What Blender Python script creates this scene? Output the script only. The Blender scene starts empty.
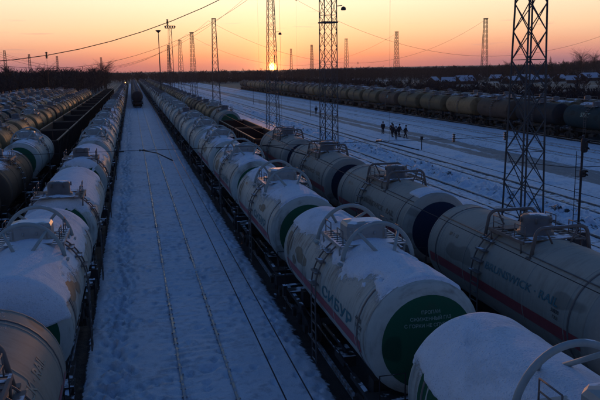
import bpy, math, random
import numpy as np
from mathutils import Vector, Matrix
random.seed(7)
R = math.radians
scene = bpy.context.scene
COL = scene.collection

# ------------------------------------------------------------------ camera
F_PX, YAW, PITCH, ROLL, EYE = 711.24, 0.22705, 0.18107, -0.015874, 9.518
cam_d = bpy.data.cameras.new('camera'); cam = bpy.data.objects.new('camera', cam_d); COL.objects.link(cam)
fw = Vector((math.sin(YAW)*math.cos(PITCH), math.cos(YAW)*math.cos(PITCH), -math.sin(PITCH)))
rt = Vector((math.cos(YAW), -math.sin(YAW), 0)); up = rt.cross(fw)
c_, s_ = math.cos(ROLL), math.sin(ROLL)
r2 = c_*rt + s_*up; u2 = -s_*rt + c_*up
cam.matrix_world = Matrix(((r2.x, u2.x, -fw.x, 0), (r2.y, u2.y, -fw.y, 0), (r2.z, u2.z, -fw.z, EYE), (0, 0, 0, 1)))
cam_d.sensor_width = 36; cam_d.lens = F_PX/600*36; cam_d.clip_start = .1; cam_d.clip_end = 9000
scene.camera = cam

# ------------------------------------------------------------------ light
SUN_AZ, SUN_EL = R(11.0), R(0.27)
SUN_DIR = Vector((math.sin(SUN_AZ)*math.cos(SUN_EL), math.cos(SUN_AZ)*math.cos(SUN_EL), math.sin(SUN_EL)))
scene.view_settings.view_transform = 'Standard'; scene.view_settings.look = 'None'
scene.view_settings.gamma = 1; scene.view_settings.exposure = 0; scene.view_settings.use_curve_mapping = False

class NT:
    def __init__(s, tree): s.t = tree; s.n = tree.nodes; s.l = tree.links
    def new(s, typ, **kw):
        n = s.n.new(typ)
        for k, v in kw.items(): setattr(n, k, v)
        return n
    def put(s, sock, v):
        if hasattr(v, 'is_output'): s.l.new(v, sock)
        else:
            if isinstance(v, (tuple, list)) and len(v) == 3 and sock.type == 'RGBA': v = (*v, 1)
            sock.default_value = v
    def math(s, op, a, b=0.0, c=None, clamp=False):
        n = s.n.new('ShaderNodeMath'); n.operation = op; n.use_clamp = clamp
        s.put(n.inputs[0], a); s.put(n.inputs[1], b)
        if c is not None: s.put(n.inputs[2], c)
        return n.outputs[0]
    def mix(s, f, a, b, mode='MIX'):
        n = s.n.new('ShaderNodeMix'); n.data_type = 'RGBA'; n.blend_type = mode
        s.put(n.inputs[0], f); s.put(n.inputs[6], a); s.put(n.inputs[7], b)
        return n.outputs[2]
    def ramp(s, f, stops, interp='LINEAR'):
        n = s.n.new('ShaderNodeValToRGB'); n.color_ramp.interpolation = interp
        e = n.color_ramp.elements
        while len(e) > 1: e.remove(e[-1])
        for i, (p, c) in enumerate(stops):
            el = e[0] if i == 0 else e.new(p)
            el.position = p; el.color = (*c, 1) if len(c) == 3 else c
        s.put(n.inputs[0], f); return n.outputs[0]
    def smooth(s, v, a, b):
        n = s.n.new('ShaderNodeMapRange'); n.interpolation_type = 'SMOOTHSTEP'
        s.put(n.inputs[0], v); s.put(n.inputs[1], a); s.put(n.inputs[2], b); n.inputs[3].default_value = 0; n.inputs[4].default_value = 1
        return n.outputs[0]
    def noise(s, vec, scale, detail=3, rough=.55):
        n = s.n.new('ShaderNodeTexNoise'); s.l.new(vec, n.inputs['Vector'])
        n.inputs['Scale'].default_value = scale; n.inputs['Detail'].default_value = detail; n.inputs['Roughness'].default_value = rough
        return n.outputs['Fac']
    def scalev(s, vec, v):
        n = s.n.new('ShaderNodeMapping'); s.l.new(vec, n.inputs[0]); n.inputs['Scale'].default_value = v; return n.outputs[0]

world = bpy.data.worlds.new('World'); scene.world = world; world.use_nodes = True
w = NT(world.node_tree); w.n.clear()
sky = w.new('ShaderNodeTexSky', sky_type='NISHITA', sun_disc=False, sun_elevation=SUN_EL, sun_rotation=SUN_AZ, altitude=100, air_density=1.0, dust_density=1.6, ozone_density=2.0)
tc = w.new('ShaderNodeTexCoord'); gen = tc.outputs['Generated']
nrm = w.new('ShaderNodeVectorMath', operation='NORMALIZE'); w.l.new(gen, nrm.inputs[0])
sep = w.new('ShaderNodeSeparateXYZ'); w.l.new(nrm.outputs[0], sep.inputs[0])
el = w.math('MULTIPLY', w.math('ARCSINE', sep.outputs[2]), 180/math.pi)      # elevation in degrees
dot = w.new('ShaderNodeVectorMath', operation='DOT_PRODUCT'); w.l.new(nrm.outputs[0], dot.inputs[0]); dot.inputs[1].default_value = SUN_DIR
ang = w.math('MULTIPLY', w.math('ARCCOSINE', w.math('MINIMUM', dot.outputs['Value'], .9999999)), 180/math.pi)
# dusk bands: rose haze at the horizon, orange, pale yellow, then deep blue overhead
t = w.math('POWER', w.math('DIVIDE', w.math('MAXIMUM', el, 0.0), 90.0), .5)
def P(d): return math.sqrt(d/90)
top = [(P(7.0), (1.0, .88, .66)), (P(10), (.45, .50, .48)), (P(15), (.15, .25, .36)), (P(28), (.060, .145, .28)), (P(90), (.040, .108, .238))]
band = w.ramp(t, [(0, (.42, .13, .13)), (P(.45), (.62, .17, .13)), (P(1.1), (.85, .28, .14)), (P(2.0), (.93, .44, .23)), (P(3.2), (.96, .62, .35)), (P(5.0), (1.0, .82, .55))] + top)
rose = w.ramp(t, [(0, (.22, .115, .17)), (P(.5), (.36, .16, .20)), (P(1.1), (.62, .25, .215)), (P(2.0), (.83, .40, .25)), (P(3.2), (.95, .60, .36)), (P(5.0), (1.0, .76, .50))] + top)
side = w.smooth(ang, 5.0, 22.0)
band = w.mix(side, band, rose)
away = w.smooth(ang, 12.0, 95.0)
band = w.mix(away, band, w.mix(1.0, band, (.30, .42, .72), 'MULTIPLY'))

glow = w.math('POWER', 2.718, w.math('MULTIPLY', ang, -.22))
glow2 = w.math('POWER', 2.718, w.math('MULTIPLY', ang, -1.25))
stk = w.noise(w.scalev(nrm.outputs[0], (5, 5, 85)), 2.2, 4, .6)
stm = w.math('MULTIPLY', w.smooth(stk, .60, .72), w.math('MULTIPLY', w.smooth(el, .9, 1.8), w.smooth(el, 5.5, 3.0)))
band = w.mix(w.math('MULTIPLY', stm, .35), band, (.50, .27, .26))
disc = w.smooth(ang, .37, .20)
g = w.mix(1.0, band, w.mix(glow, (0, 0, 0), (.27, .21, .10)), 'ADD')
g = w.mix(1.0, g, w.mix(glow2, (0, 0, 0), (2.6, .62, .0)), 'ADD')
g = w.mix(1.0, g, w.mix(disc, (0, 0, 0), (9, 5.6, 1.1)), 'ADD')
bg1 = w.new('ShaderNodeBackground'); w.l.new(sky.outputs[0], bg1.inputs[0]); bg1.inputs[1].default_value = .05
bg2 = w.new('ShaderNodeBackground'); w.l.new(g, bg2.inputs[0]); bg2.inputs[1].default_value = 1.10
ad = w.new('ShaderNodeAddShader'); w.l.new(bg1.outputs[0], ad.inputs[0]); w.l.new(bg2.outputs[0], ad.inputs[1])
wo = w.new('ShaderNodeOutputWorld'); w.l.new(ad.outputs[0], wo.inputs[0])

sun_d = bpy.data.lights.new('sun', 'SUN'); sun = bpy.data.objects.new('sun', sun_d); COL.objects.link(sun)
sun_d.energy = 0.6; sun_d.angle = R(.6); sun_d.color = (1, .42, .16)
sd = Vector((math.sin(SUN_AZ)*math.cos(R(1.6)), math.cos(SUN_AZ)*math.cos(R(1.6)), math.sin(R(1.6))))
sun.rotation_euler = sd.to_track_quat('Z', 'Y').to_euler()

# ------------------------------------------------------------------ materials
M = {}
def mat(name):
    m = bpy.data.materials.new(name); m.use_nodes = True; m.node_tree.nodes.clear()
    k = NT(m.node_tree); b = k.new('ShaderNodeBsdfPrincipled'); o = k.new('ShaderNodeOutputMaterial'); k.l.new(b.outputs[0], o.inputs[0])
    M[name] = m; return k, b
SNOW = (.80, .81, .84)
def plain(name, col, rough=.7, metal=0.0, var=.35, scale=3.0, snow=0.0, spec=.4):
    k, b = mat(name)
    o = k.new('ShaderNodeTexCoord').outputs['Object']
    n = k.noise(o, scale, 4)
    c = k.mix(n, tuple(x*(1-var) for x in col), tuple(min(1, x*(1+var)) for x in col))
    if snow:
        gz = k.new('ShaderNodeSeparateXYZ'); k.l.new(k.new('ShaderNodeNewGeometry').outputs['Normal'], gz.inputs[0])
        f = k.math('ADD', gz.outputs[2], k.math('MULTIPLY', k.math('SUBTRACT', k.noise(o, 1.7, 4), .5), 1.2))
        f = k.smooth(f, 1.15-snow*.5, 1.25-snow*.5)
        c = k.mix(f, c, SNOW)
    k.put(b.inputs['Base Color'], c); b.inputs['Roughness'].default_value = rough; b.inputs['Metallic'].default_value = metal
    b.inputs['Specular IOR Level'].default_value = spec
    return M[name]

def paint(name, col, rough=.42, dirt=(.075, .052, .038), dirt_amt=.62, streak=True):
    """tank paint: rain streaks, dirt patches, chips, and lying snow whose amount is the object's own 'snow' property"""
    k, b = mat(name)
    tcn = k.new('ShaderNodeTexCoord'); o = tcn.outputs['Object']
    oi = k.new('ShaderNodeObjectInfo')
    off = k.new('ShaderNodeVectorMath', operation='MULTIPLY_ADD'); k.l.new(oi.outputs['Random'], off.inputs[0])
    off.inputs[1].default_value = (37, 71, 13); k.l.new(o, off.inputs[2]); v = off.outputs[0]
    n1 = k.noise(v, .9, 5, .6); n2 = k.noise(k.scalev(v, (1.2, 5.0, .5)), 1.6, 4, .6); n3 = k.noise(v, 9, 3)
    base = k.mix(k.math('MULTIPLY', n3, .5), col, tuple(x*.72 for x in col))
    d = k.smooth(k.math('ADD', k.math('MULTIPLY', n1, .6), k.math('MULTIPLY', n2, .5)), .50, .74)
    base = k.mix(k.math('MULTIPLY', d, dirt_amt), base, dirt)
    # a few larger faded patches of a darker colour
    pz = k.smooth(k.noise(k.scalev(v, (.8, .45, .8)), 1.0, 1), .66, .69)
    base = k.mix(k.math('MULTIPLY', pz, .55), base, tuple(x*.35 for x in col))
    base = k.mix(1.0, base, k.mix(oi.outputs['Random'], (.78, .76, .74), (1.05, 1.03, 1.0)), 'MULTIPLY')
    gz = k.new('ShaderNodeSeparateXYZ'); k.l.new(k.new('ShaderNodeNewGeometry').outputs['Normal'], gz.inputs[0])
    at = k.new('ShaderNodeAttribute', attribute_type='OBJECT', attribute_name='snow')
    thr = k.math('SUBTRACT', 1.35, at.outputs['Fac'])
    f = k.math('ADD', gz.outputs[2], k.math('MULTIPLY', k.math('SUBTRACT', k.noise(k.scalev(v, (1, .55, 1)), .9, 5, .62), .5), .85))
    fs = k.math('ADD', f, k.math('MULTIPLY', k.math('SUBTRACT', k.noise(v, 11, 4, .7), .5), .75))
    mask = k.smooth(fs, k.math('SUBTRACT', thr, .04), k.math('ADD', thr, .14))
    speck = k.smooth(k.math('ADD', f, k.math('MULTIPLY', k.noise(v, 14, 2), .45)), k.math('ADD', thr, .10), k.math('ADD', thr, .24))
    sn = k.math('MULTIPLY', mask, k.math('ADD', .80, k.math('MULTIPLY', speck, .20)))
    colr = k.mix(sn, base, SNOW)
    k.put(b.inputs['Base Color'], colr)
    k.put(b.inputs['Roughness'], k.math('ADD', rough+.26, k.math('MULTIPLY', mask, .35)))
    bp = k.new('ShaderNodeBump'); bp.inputs['Strength'].default_value = .7; bp.inputs['Distance'].default_value = .05
    h = k.math('ADD', k.math('MULTIPLY', mask, 1.0), k.math('MULTIPLY', k.math('MULTIPLY', mask, k.noise(v, 6, 4)), .5))
    h = k.math('ADD', h, k.math('MULTIPLY', n3, .04))
    k.put(bp.inputs['Height'], h); k.l.new(bp.outputs[0], b.inputs['Normal'])
    b.inputs['Specular IOR Level'].default_value = .16
    return M[name]

paint('white_paint', (.60, .615, .55), rough=.38)
paint('grey_paint', (.34, .36, .32), rough=.40)
paint('beige_paint', (.41, .37, .31), rough=.42, dirt_amt=.25)
paint('tan_paint', (.34, .21, .10), rough=.34, dirt_amt=.65)
paint('olive_brown_paint', (.17, .125, .065), rough=.34, dirt_amt=.6)
paint('brown_paint', (.13, .085, .06), rough=.42, dirt_amt=.6)
paint('teal_paint', (.018, .052, .060), rough=.4, dirt_amt=.3)
paint('dark_paint', (.035, .035, .04), rough=.4, dirt_amt=.4)
paint('green_paint', (.012, .118, .064), rough=.5, dirt_amt=.25)
paint('navy_paint', (.013, .028, .060), rough=.5, dirt_amt=.2)
plain('frame_steel', (.030, .026, .026), .75, snow=.35)
plain('bogie_steel', (.028, .022, .020), .8)
plain('gear_paint', (.30, .32, .31), .45, snow=.55)
plain('gear_dark', (.15, .13, .12), .65, snow=.3)
plain('arch_paint', (.30, .35, .34), .6, snow=.12)
plain('olive_paint', (.17, .155, .115), .7, var=.6, scale=2.5)
plain('red_paint', (.36, .06, .065), .5, var=.25)
plain('text_teal', (.018, .15, .18), .5, var=.2)
plain('text_grey', (.05, .06, .06), .5, var=.2)
plain('text_white', (.22, .33, .27), .5, var=.2)
plain('lattice_steel', (.045, .048, .052), .6, var=.3)
plain('cable_steel', (.02, .02, .022), .6)
plain('insulator_glass', (.03, .025, .02), .3)
plain('gondola_rust', (.06, .018, .014), .8)
plain('gondola_dark', (.016, .014, .015), .8)
plain('gondola_rim', (.06, .048, .042), .6)
plain('snow_heap', (.6, .63, .68), .8, var=.15)
plain('coat_dark', (.018, .018, .024), .9)
plain('coat_rust', (.09, .03, .018), .9)
plain('trousers', (.014, .014, .018), .9)
plain('skin', (.35, .22, .17), .6, var=.1)
plain('bark', (.022, .017, .016), .9)
plain('twigs', (.034, .026, .030), .95)
plain('needles', (.010, .018, .014), .95)
plain('house_wall', (.05, .04, .04), .9)
plain('roof_snow', (.46, .48, .52), .85, var=.1)
plain('window_dark', (.02, .02, .03), .2)
plain('loco_green', (.03, .07, .05), .5)
k, b = mat('headlamp_light'); b.inputs['Base Color'].default_value = (1, .6, .3, 1); b.inputs['Emission Color'].default_value = (1, .42, .12, 1); b.inputs['Emission Strength'].default_value = 5
# rails: worn steel, frost and snow lying on it in patches
k, b = mat('rail_steel'); o = k.new('ShaderNodeTexCoord').outputs['Object']
f = k.smooth(k.noise(k.scalev(o, (1, 1, 1)), 3.2, 5, .7), .44, .58)
c = k.mix(f, (.30, .27, .25), (.45, .47, .50)); k.put(b.inputs['Base Color'], c)
k.put(b.inputs['Metallic'], k.math('MULTIPLY', k.math('SUBTRACT', 1.0, f), .4)); k.put(b.inputs['Roughness'], k.math('ADD', .34, k.math('MULTIPLY', f, .4)))
k, b = mat('lying_snow'); o = k.new('ShaderNodeTexCoord').outputs['Object']
n1 = k.noise(o, 2.0, 4, .6); n2 = k.noise(o, 26, 3, .6); n4 = k.noise(k.scalev(o, (1, .5, 1)), .9, 5, .62)
c = k.mix(n1, (.66, .70, .75), (.84, .86, .89)); c = k.mix(k.math('MULTIPLY', k.smooth(n2, .55, .72), .6), c, (.40, .42, .43)); c = k.mix(k.math('MULTIPLY', k.smooth(n4, .52, .68), .45), c, (.42, .45, .46))
k.put(b.inputs['Base Color'], c); b.inputs['Roughness'].default_value = .85; b.inputs['Specular IOR Level'].default_value = .2
bp = k.new('ShaderNodeBump'); bp.inputs['Strength'].default_value = 1; bp.inputs['Distance'].default_value = .07
k.put(bp.inputs['Height'], k.math('ADD', n1, k.math('MULTIPLY', n2, .35))); k.l.new(bp.outputs[0], b.inputs['Normal'])
# ground: snow sheet with bare oily ballast, dirty road (from the sheet's own masks; bare also paints shade into the boot prints)
k, b = mat('snow_field'); o = k.new('ShaderNodeTexCoord').outputs['Object']
bare = k.new('ShaderNodeAttribute', attribute_name='bare').outputs['Fac']; road = k.new('ShaderNodeAttribute', attribute_name='road').outputs['Fac']
n1 = k.noise(o, .35, 5, .6); n2 = k.noise(o, 3.1, 5, .65); n3 = k.noise(o, 22, 3)
c = k.mix(n1, (.72, .73, .77), (.87, .87, .89))
c = k.mix(k.math('MULTIPLY', k.smooth(k.math('ADD', k.math('MULTIPLY', n2, .6), k.math('MULTIPLY', n1, .4)), .46, .64), .60), c, (.34, .35, .39))
c = k.mix(k.math('MULTIPLY', k.smooth(n3, .60, .72), .35), c, (.25, .26, .29))
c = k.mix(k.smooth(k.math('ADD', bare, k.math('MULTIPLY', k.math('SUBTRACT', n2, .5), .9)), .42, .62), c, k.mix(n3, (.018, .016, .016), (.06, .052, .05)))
c = k.mix(k.math('MULTIPLY', k.smooth(k.math('ADD', road, k.math('ADD', k.math('MULTIPLY', k.math('SUBTRACT', k.noise(k.scalev(o, (1, .12, 1)), 1.3, 5, .65), .5), 2.2), k.math('MULTIPLY', k.math('SUBTRACT', n2, .5), 1.0))), .42, .85), .80), c, k.mix(n2, (.045, .034, .030), (.12, .10, .095)))
k.put(b.inputs['Base Color'], c); b.inputs['Roughness'].default_value = .62; b.inputs['Specular IOR Level'].default_value = .35
bp = k.new('ShaderNodeBump'); bp.inputs['Strength'].default_value = .8; bp.inputs['Distance'].default_value = .06
k.put(bp.inputs['Height'], k.math('ADD', k.math('ADD', k.math('MULTIPLY', n2, .8), k.math('MULTIPLY', n3, .25)), k.math('MULTIPLY', n1, 1.5))); k.l.new(bp.outputs[0], b.inputs['Normal'])

# ------------------------------------------------------------------ mesh builder
class MB:
    def __init__(s): s.v = []; s.f = []; s.m = []; s.sm = []; s.cur = 0
    def face(s, idx, sm=False): s.f.append(tuple(idx)); s.m.append(s.cur); s.sm.append(sm)
    def box(s, x0, x1, y0, y1, z0, z1):
        b = len(s.v)
        s.v += [(x0, y0, z0), (x1, y0, z0), (x1, y1, z0), (x0, y1, z0), (x0, y0, z1), (x1, y0, z1), (x1, y1, z1), (x0, y1, z1)]
        for q in ((0, 3, 2, 1), (4, 5, 6, 7), (0, 1, 5, 4), (1, 2, 6, 5), (2, 3, 7, 6), (3, 0, 4, 7)): s.face([b+i for i in q])
        return s
    def tube(s, pts, r, n=6, caps=True, r1=None):
        pts = [Vector(p) for p in pts]; rings = []; L = len(pts); prev = None
        for i, p in enumerate(pts):
            d = (pts[min(i+1, L-1)]-pts[max(i-1, 0)]).normalized()
            if prev is None: a = d.orthogonal().normalized()
            else:
                a = prev - d*prev.dot(d)
                a = a.normalized() if a.length > 1e-5 else d.orthogonal().normalized()
            prev = a; bb = d.cross(a); rr = r if r1 is None else r+(r1-r)*i/(L-1)
            base = len(s.v); s.v += [tuple(p+a*(rr*math.cos(2*math.pi*j/n))+bb*(rr*math.sin(2*math.pi*j/n))) for j in range(n)]; rings.append(base)
        for i in range(L-1):
            for j in range(n): s.face((rings[i]+j, rings[i]+(j+1) % n, rings[i+1]+(j+1) % n, rings[i+1]+j), n > 4)
        if caps: s.face([rings[0]+j for j in reversed(range(n))]); s.face([rings[-1]+j for j in range(n)])
        return s
    def lathe(s, prof, axis='y', c=(0, 0, 0), n=24, a0=0, a1=2*math.pi, mats=None, smooth=True):
        """prof: (radius, height along the axis)"""
        full = abs(a1-a0-2*math.pi) < 1e-6; m = n if full else n+1; rings = []
        for (r, h) in prof:
            base = len(s.v); rings.append(base)
            for j in range(m):
                a = a0+(a1-a0)*j/n; u, v = r*math.cos(a), r*math.sin(a)
                s.v.append((c[0]+u, c[1]+h, c[2]+v) if axis == 'y' else ((c[0]+u, c[1]+v, c[2]+h) if axis == 'z' else (c[0]+h, c[1]+u, c[2]+v)))
        for i in range(len(prof)-1):
            if mats: s.cur = mats[i]
            for j in range(n if not full else n):
                j2 = (j+1) % m if full else j+1
                s.face((rings[i]+j, rings[i]+j2, rings[i+1]+j2, rings[i+1]+j), smooth)
        s.cur = 0; return s
    def mesh(s, name, mats):
        me = bpy.data.meshes.new(name); me.from_pydata(s.v, [], s.f)
        for m in (mats if isinstance(mats, (list, tuple)) else [mats]): me.materials.append(M[m])
        me.polygons.foreach_set('use_smooth', s.sm); me.polygons.foreach_set('material_index', s.m)
        me.update(); return me
    def build(s, name, mats, parent=None, loc=(0, 0, 0), rz=0):
        return link(name, s.mesh(name, mats), parent, loc, rz)
def link(name, me, parent=None, loc=(0, 0, 0), rz=0):
    o = bpy.data.objects.new(name, me); COL.objects.link(o); o.parent = parent; o.location = loc; o.rotation_euler.z = rz; return o
def tag(o, label=None, cat=None, group=None, kind=None):
    if label: o['label'] = label
    if cat: o['category'] = cat
    if group: o['group'] = group
    if kind: o['kind'] = kind
    return o
def empty(name, loc, rz=0):
    o = bpy.data.objects.new(name, None); COL.objects.link(o); o.location = loc; o.rotation_euler.z = rz; o.empty_display_size = .3; return o
KIDS = {}
def copy_tree(o, parent=None):
    c = o.copy(); COL.objects.link(c); c.parent = parent
    for ch in o.children: copy_tree(ch, c)
    return c

# ------------------------------------------------------------------ ground sheet
TRK = {'C': 1.78, 'A': 6.7, 'B': 12.0, 'L1': -3.3, 'L2': -8.5, 'L3': -13.3, 'L4': -18.3, 'L5': -23.3, 'L6': -28.3, 'L7': -33.3, 'D': 24.5, 'E': 30.2, 'F': 45.5, 'G': 50.3, 'R1': 57.0, 'R2': 62.2, 'R3': 67.4}
rng = np.random.RandomState(3)
_tab = rng.rand(256, 256)
def vnoise(x, y):
    xi = np.floor(x).astype(int); yi = np.floor(y).astype(int); fx = x-xi; fy = y-yi
    fx = fx*fx*(3-2*fx); fy = fy*fy*(3-2*fy); a = lambda i, j: _tab[(xi+i) % 256, (yi+j) % 256]
    return (a(0, 0)*(1-fx)+a(1, 0)*fx)*(1-fy)+(a(0, 1)*(1-fx)+a(1, 1)*fx)*fy
def fbm(x, y, o=4):
    s = 0; am = .5
    for i in range(o): s = s+am*vnoise(x*2**i+i*17.3, y*2**i+i*5.1); am *= .5
    return s
def sstep(v, a, b): t = np.clip((v-a)/(b-a), 0, 1); return t*t*(3-2*t)
def terrain(x, y):
    h = 7*sstep(x-.15*y, 250, 480)*sstep(y, 60, 260) + 2.0*sstep(-x, 70, 200)
    return h+10*sstep(np.hypot(x, y), 1500, 3500)
def steps(segs):
    out = []
    for a, b, d in segs: out += list(np.arange(a, b, d))
    return out
def build_ground():
    xs = [-2600, -1500, -900, -500, -300, -180, -120, -80, -60, -45] + steps([(-36, -6, 1.2), (-6, -2.4, .3), (-2.4, 5.6, .085), (5.6, 8.4, .35), (8.4, 14, .7), (14, 22, .5), (22, 29.5, .16), (29.5, 36, .35), (36, 44, .4), (44, 60, .6), (60, 80, 3)]) + [85, 95, 110, 130, 150, 180, 210, 240, 280, 320, 360, 400, 450, 500, 560, 700, 900, 1300, 2000, 3200]
    ys = [-60, -20, 0, 4, 7] + steps([(9, 30, .11), (30, 50, .18), (50, 90, .35), (90, 160, .9), (160, 300, 3), (300, 600, 12), (600, 1200, 60)]) + [1200, 1500, 2000, 2800, 4200]
    X, Y = np.meshgrid(np.array(xs), np.array(ys)); Z = np.full(X.shape, -.05)
    Z += (fbm(X*.5, Y*.35)-.47)*.16 + (fbm(X*1.6+9, Y*2.6+3, 4)-.44)*.085*sstep(fbm(X*.45+31, Y*.3), .36, .56) + (fbm(X*3.5, Y*3.5, 2)-.37)*.035
    slp = np.exp(-(np.abs(X-TRK['C'])/1.35)**8); Z += slp*.030*np.cos(Y*2*math.pi/.545)*sstep(fbm(X*.6+3, Y*.25), .34, .55)*(Y < 130)
    # wind ripples across the open strip
    Z += .02*np.sin(Y*2.1+6*fbm(X*.4, Y*.12))*sstep(fbm(X*.2+4, Y*.15), .42, .6)
    # trodden path beside the wagons on the left
    pth = np.exp(-((X+1.0-.18*np.sin(Y*.23))/.38)**2)
    Z += pth*(-.06+ .34*(vnoise(X*5.2, Y*3.4)-.55)*(vnoise(X*2+40, Y*1.3) > .25))
    pth2 = np.exp(-((X-4.9-.1*np.sin(Y*.31))/.25)**2)
    Z += pth2*.12*(vnoise(X*5+70, Y*3.1)-.6)
    # single boot prints
    pr_ = random.Random(21); print_shade_dirt = np.zeros(X.shape)
    for kf in range(1150):
        wy = 9+pr_.random()**1.8*75
        fx = pr_.gauss(-1.0, .26)+.15*math.sin(wy*.23) if kf < 720 else (pr_.gauss(4.9, .16) if kf < 850 else pr_.uniform(-1.7, 5.2))
        i0, i1 = np.searchsorted(xs, fx-.35), np.searchsorted(xs, fx+.35); j0, j1 = np.searchsorted(ys, wy-.45), np.searchsorted(ys, wy+.45)
        if i1 <= i0 or j1 <= j0: continue
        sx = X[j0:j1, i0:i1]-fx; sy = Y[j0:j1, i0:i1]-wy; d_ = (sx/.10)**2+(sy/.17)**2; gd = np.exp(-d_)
        Z[j0:j1, i0:i1] += -.10*gd+.035*np.exp(-((np.sqrt(d_)-1.7)/.5)**2); print_shade_dirt[j0:j1, i0:i1] = np.maximum(print_shade_dirt[j0:j1, i0:i1], gd)
    # crossing footsteps
    tr = np.exp(-((Y-21.5-.35*(X-.5))/.3)**2)*(X > -1)*(X < 2.2)
    Z += tr*.24*(vnoise(X*4.5, Y*4.5+9)-.65)
    # snow kept lower between the rails of the empty track, cleaned beside each rail
    for s in (-.76, .76): Z -= .035*np.exp(-((X-TRK['C']-s)/.13)**2)
    # ploughed lumps beyond the second tank train
    lump = sstep(X, 25.2, 26.2)*(1-sstep(X, 28.0, 29.2))
    Z += lump*(.60*np.clip(fbm(X*1.9, Y*1.6, 4)-.42, 0, 1)*2 + .30*(vnoise(X*3.3, Y*3.0)-.3))
    l2 = sstep(X, 31.6, 32.4)*(1-sstep(X, 34.5, 36)); Z += l2*.30*np.clip(fbm(X*1.2+50, Y*.8, 3)-.42, 0, 1)*2
    l3 = sstep(X, 41.6, 42.2)*(1-sstep(X, 43, 44)); Z += l3*(.25+.3*fbm(X*1.1, Y*.4, 3))
    bare = np.zeros(X.shape)
    for n in ('A', 'B'):
        wd = np.exp(-(np.abs(X-TRK[n])/1.42)**6); bare = np.maximum(bare, wd); Z -= .16*wd
    mid = sstep(X, 8.0, 8.6)*(1-sstep(X, 13.0, 13.8)); bare = np.maximum(bare, .45*mid)
    for s in (-.76, .76): bare = np.maximum(bare, .42*np.exp(-((X-TRK['C']-s)/.12)**2)*(Y < 400))
    bare = np.maximum(bare, .40*print_shade_dirt); lft = sstep(-X, 1.75, 2.15); bare = np.maximum(bare, .92*lft); Z -= .12*lft  # boot prints coloured darker: painted shade in the pits plus slightly dirtied snow
    bare = np.maximum(bare, .55*lump*sstep(fbm(X*2.6, Y*2.2), .46, .58))
    for n in ('D', 'E', 'F', 'G'):
        for s in (-.76, .76): bare = np.maximum(bare, .85*np.exp(-((X-TRK[n]-s)/.17)**2)); 
        bare = np.maximum(bare, .43*np.exp(-(np.abs(X-TRK[n])/1.0)**4)); Z -= .04*np.exp(-(np.abs(X-TRK[n])/.95)**6)
    rb = sstep(X, 54.6, 55.3); bare = np.maximum(bare, rb)
    bare = np.where(X > 115, .74+1.3*(fbm(X*.03, Y*.02)-.47), bare); bare = np.where(Y > 620, np.maximum(bare, .6), bare)
    road = sstep(X, 36.2, 37.0)*(1-sstep(X, 41.0, 41.8)); 
    road = road*(1-.9*np.exp(-((X-38.9)/.35)**2)*sstep(fbm(X*.5, Y*.05), .38, .5))
    Z -= .05*road
    Z += terrain(X, Y)
    ny, nx = X.shape; verts = np.stack([X, Y, Z], -1).reshape(-1, 3)
    i = np.arange(ny*nx).reshape(ny, nx); F = np.stack([i[:-1, :-1], i[:-1, 1:], i[1:, 1:], i[1:, :-1]], -1).reshape(-1, 4)
    me = bpy.data.meshes.new('ground'); me.from_pydata(verts.tolist(), [], F.tolist()); me.materials.append(M['snow_field'])
    me.polygons.foreach_set('use_smooth', [True]*len(F))
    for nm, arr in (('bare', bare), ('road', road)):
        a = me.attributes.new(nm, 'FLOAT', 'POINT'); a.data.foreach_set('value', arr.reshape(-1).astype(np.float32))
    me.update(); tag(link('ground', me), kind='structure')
build_ground()

# rails of each track (a thing of the setting per track)
def rails(name, x, y0, y1, w_=.072, clips=False):
    mb = MB()
    for s in (-.76, .76):
        mb.box(x+s-w_/2, x+s+w_/2, y0, y1, -.09, 0); mb.box(x+s-.065, x+s+.065, y0, y1, -.16, -.13)
    if clips:
        y = y0
        while y < min(y1, 95):
            for s in (-.76, .76):
                j = random.uniform(-.01, .01)
                if random.random() < .6: mb.box(x+s-.085+j, x+s-.04, y-.04, y+.04, -.075, -.03)
                if random.random() < .6: mb.box(x+s+.04, x+s+.085+j, y-.04, y+.04, -.075, -.03)
            y += .545
    tag(mb.build('railway_track', 'rail_steel'), kind='structure')
rails('C', TRK['C'], 6, 620, clips=True)
for n in ('A', 'B', 'L1', 'L2', 'L3', 'D', 'E', 'F', 'G', 'R1'): rails(n, TRK[n], 6, 620)

# ------------------------------------------------------------------ wagons
ZC, RAD = 2.95, 1.5
def shell_mb(L=4.75, rad=RAD, n=40, rings=True):
    mb = MB(); pr = [(rad, -L), (rad, -L*.5), (rad, 0), (rad, L*.5), (rad, L)]
    mb.lathe(pr, 'y', (0, 0, ZC), n)
    if rings:
        for y in (-L+.02, -L+.85, L-.85, L-.02, -1.9, 1.9):
            mb.lathe([(rad, y-.03), (rad+.012, y-.02), (rad+.012, y+.02), (rad, y+.03)], 'y', (0, 0, ZC), n)
    return mb
def head_mb(sgn, L=4.75, rad=RAD, disc=1.22, n=40, depth=.55):
    mb = MB(); pr = []; ms = []
    for i in range(13):
        a = i/12*math.pi/2; pr.append((max(rad*math.cos(a), .002), sgn*(L+depth*math.sin(a))))
    for i in range(12): ms.append(1 if pr[i][0] <= disc+.03 else 0)
    mb.lathe(pr, 'y', (0, 0, ZC), n, mats=ms)
    if sgn < 0:
        mb.f = [tuple(reversed(f)) for f in mb.f]
    mb.f = [tuple(reversed(f)) for f in mb.f]
    return mb
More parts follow.
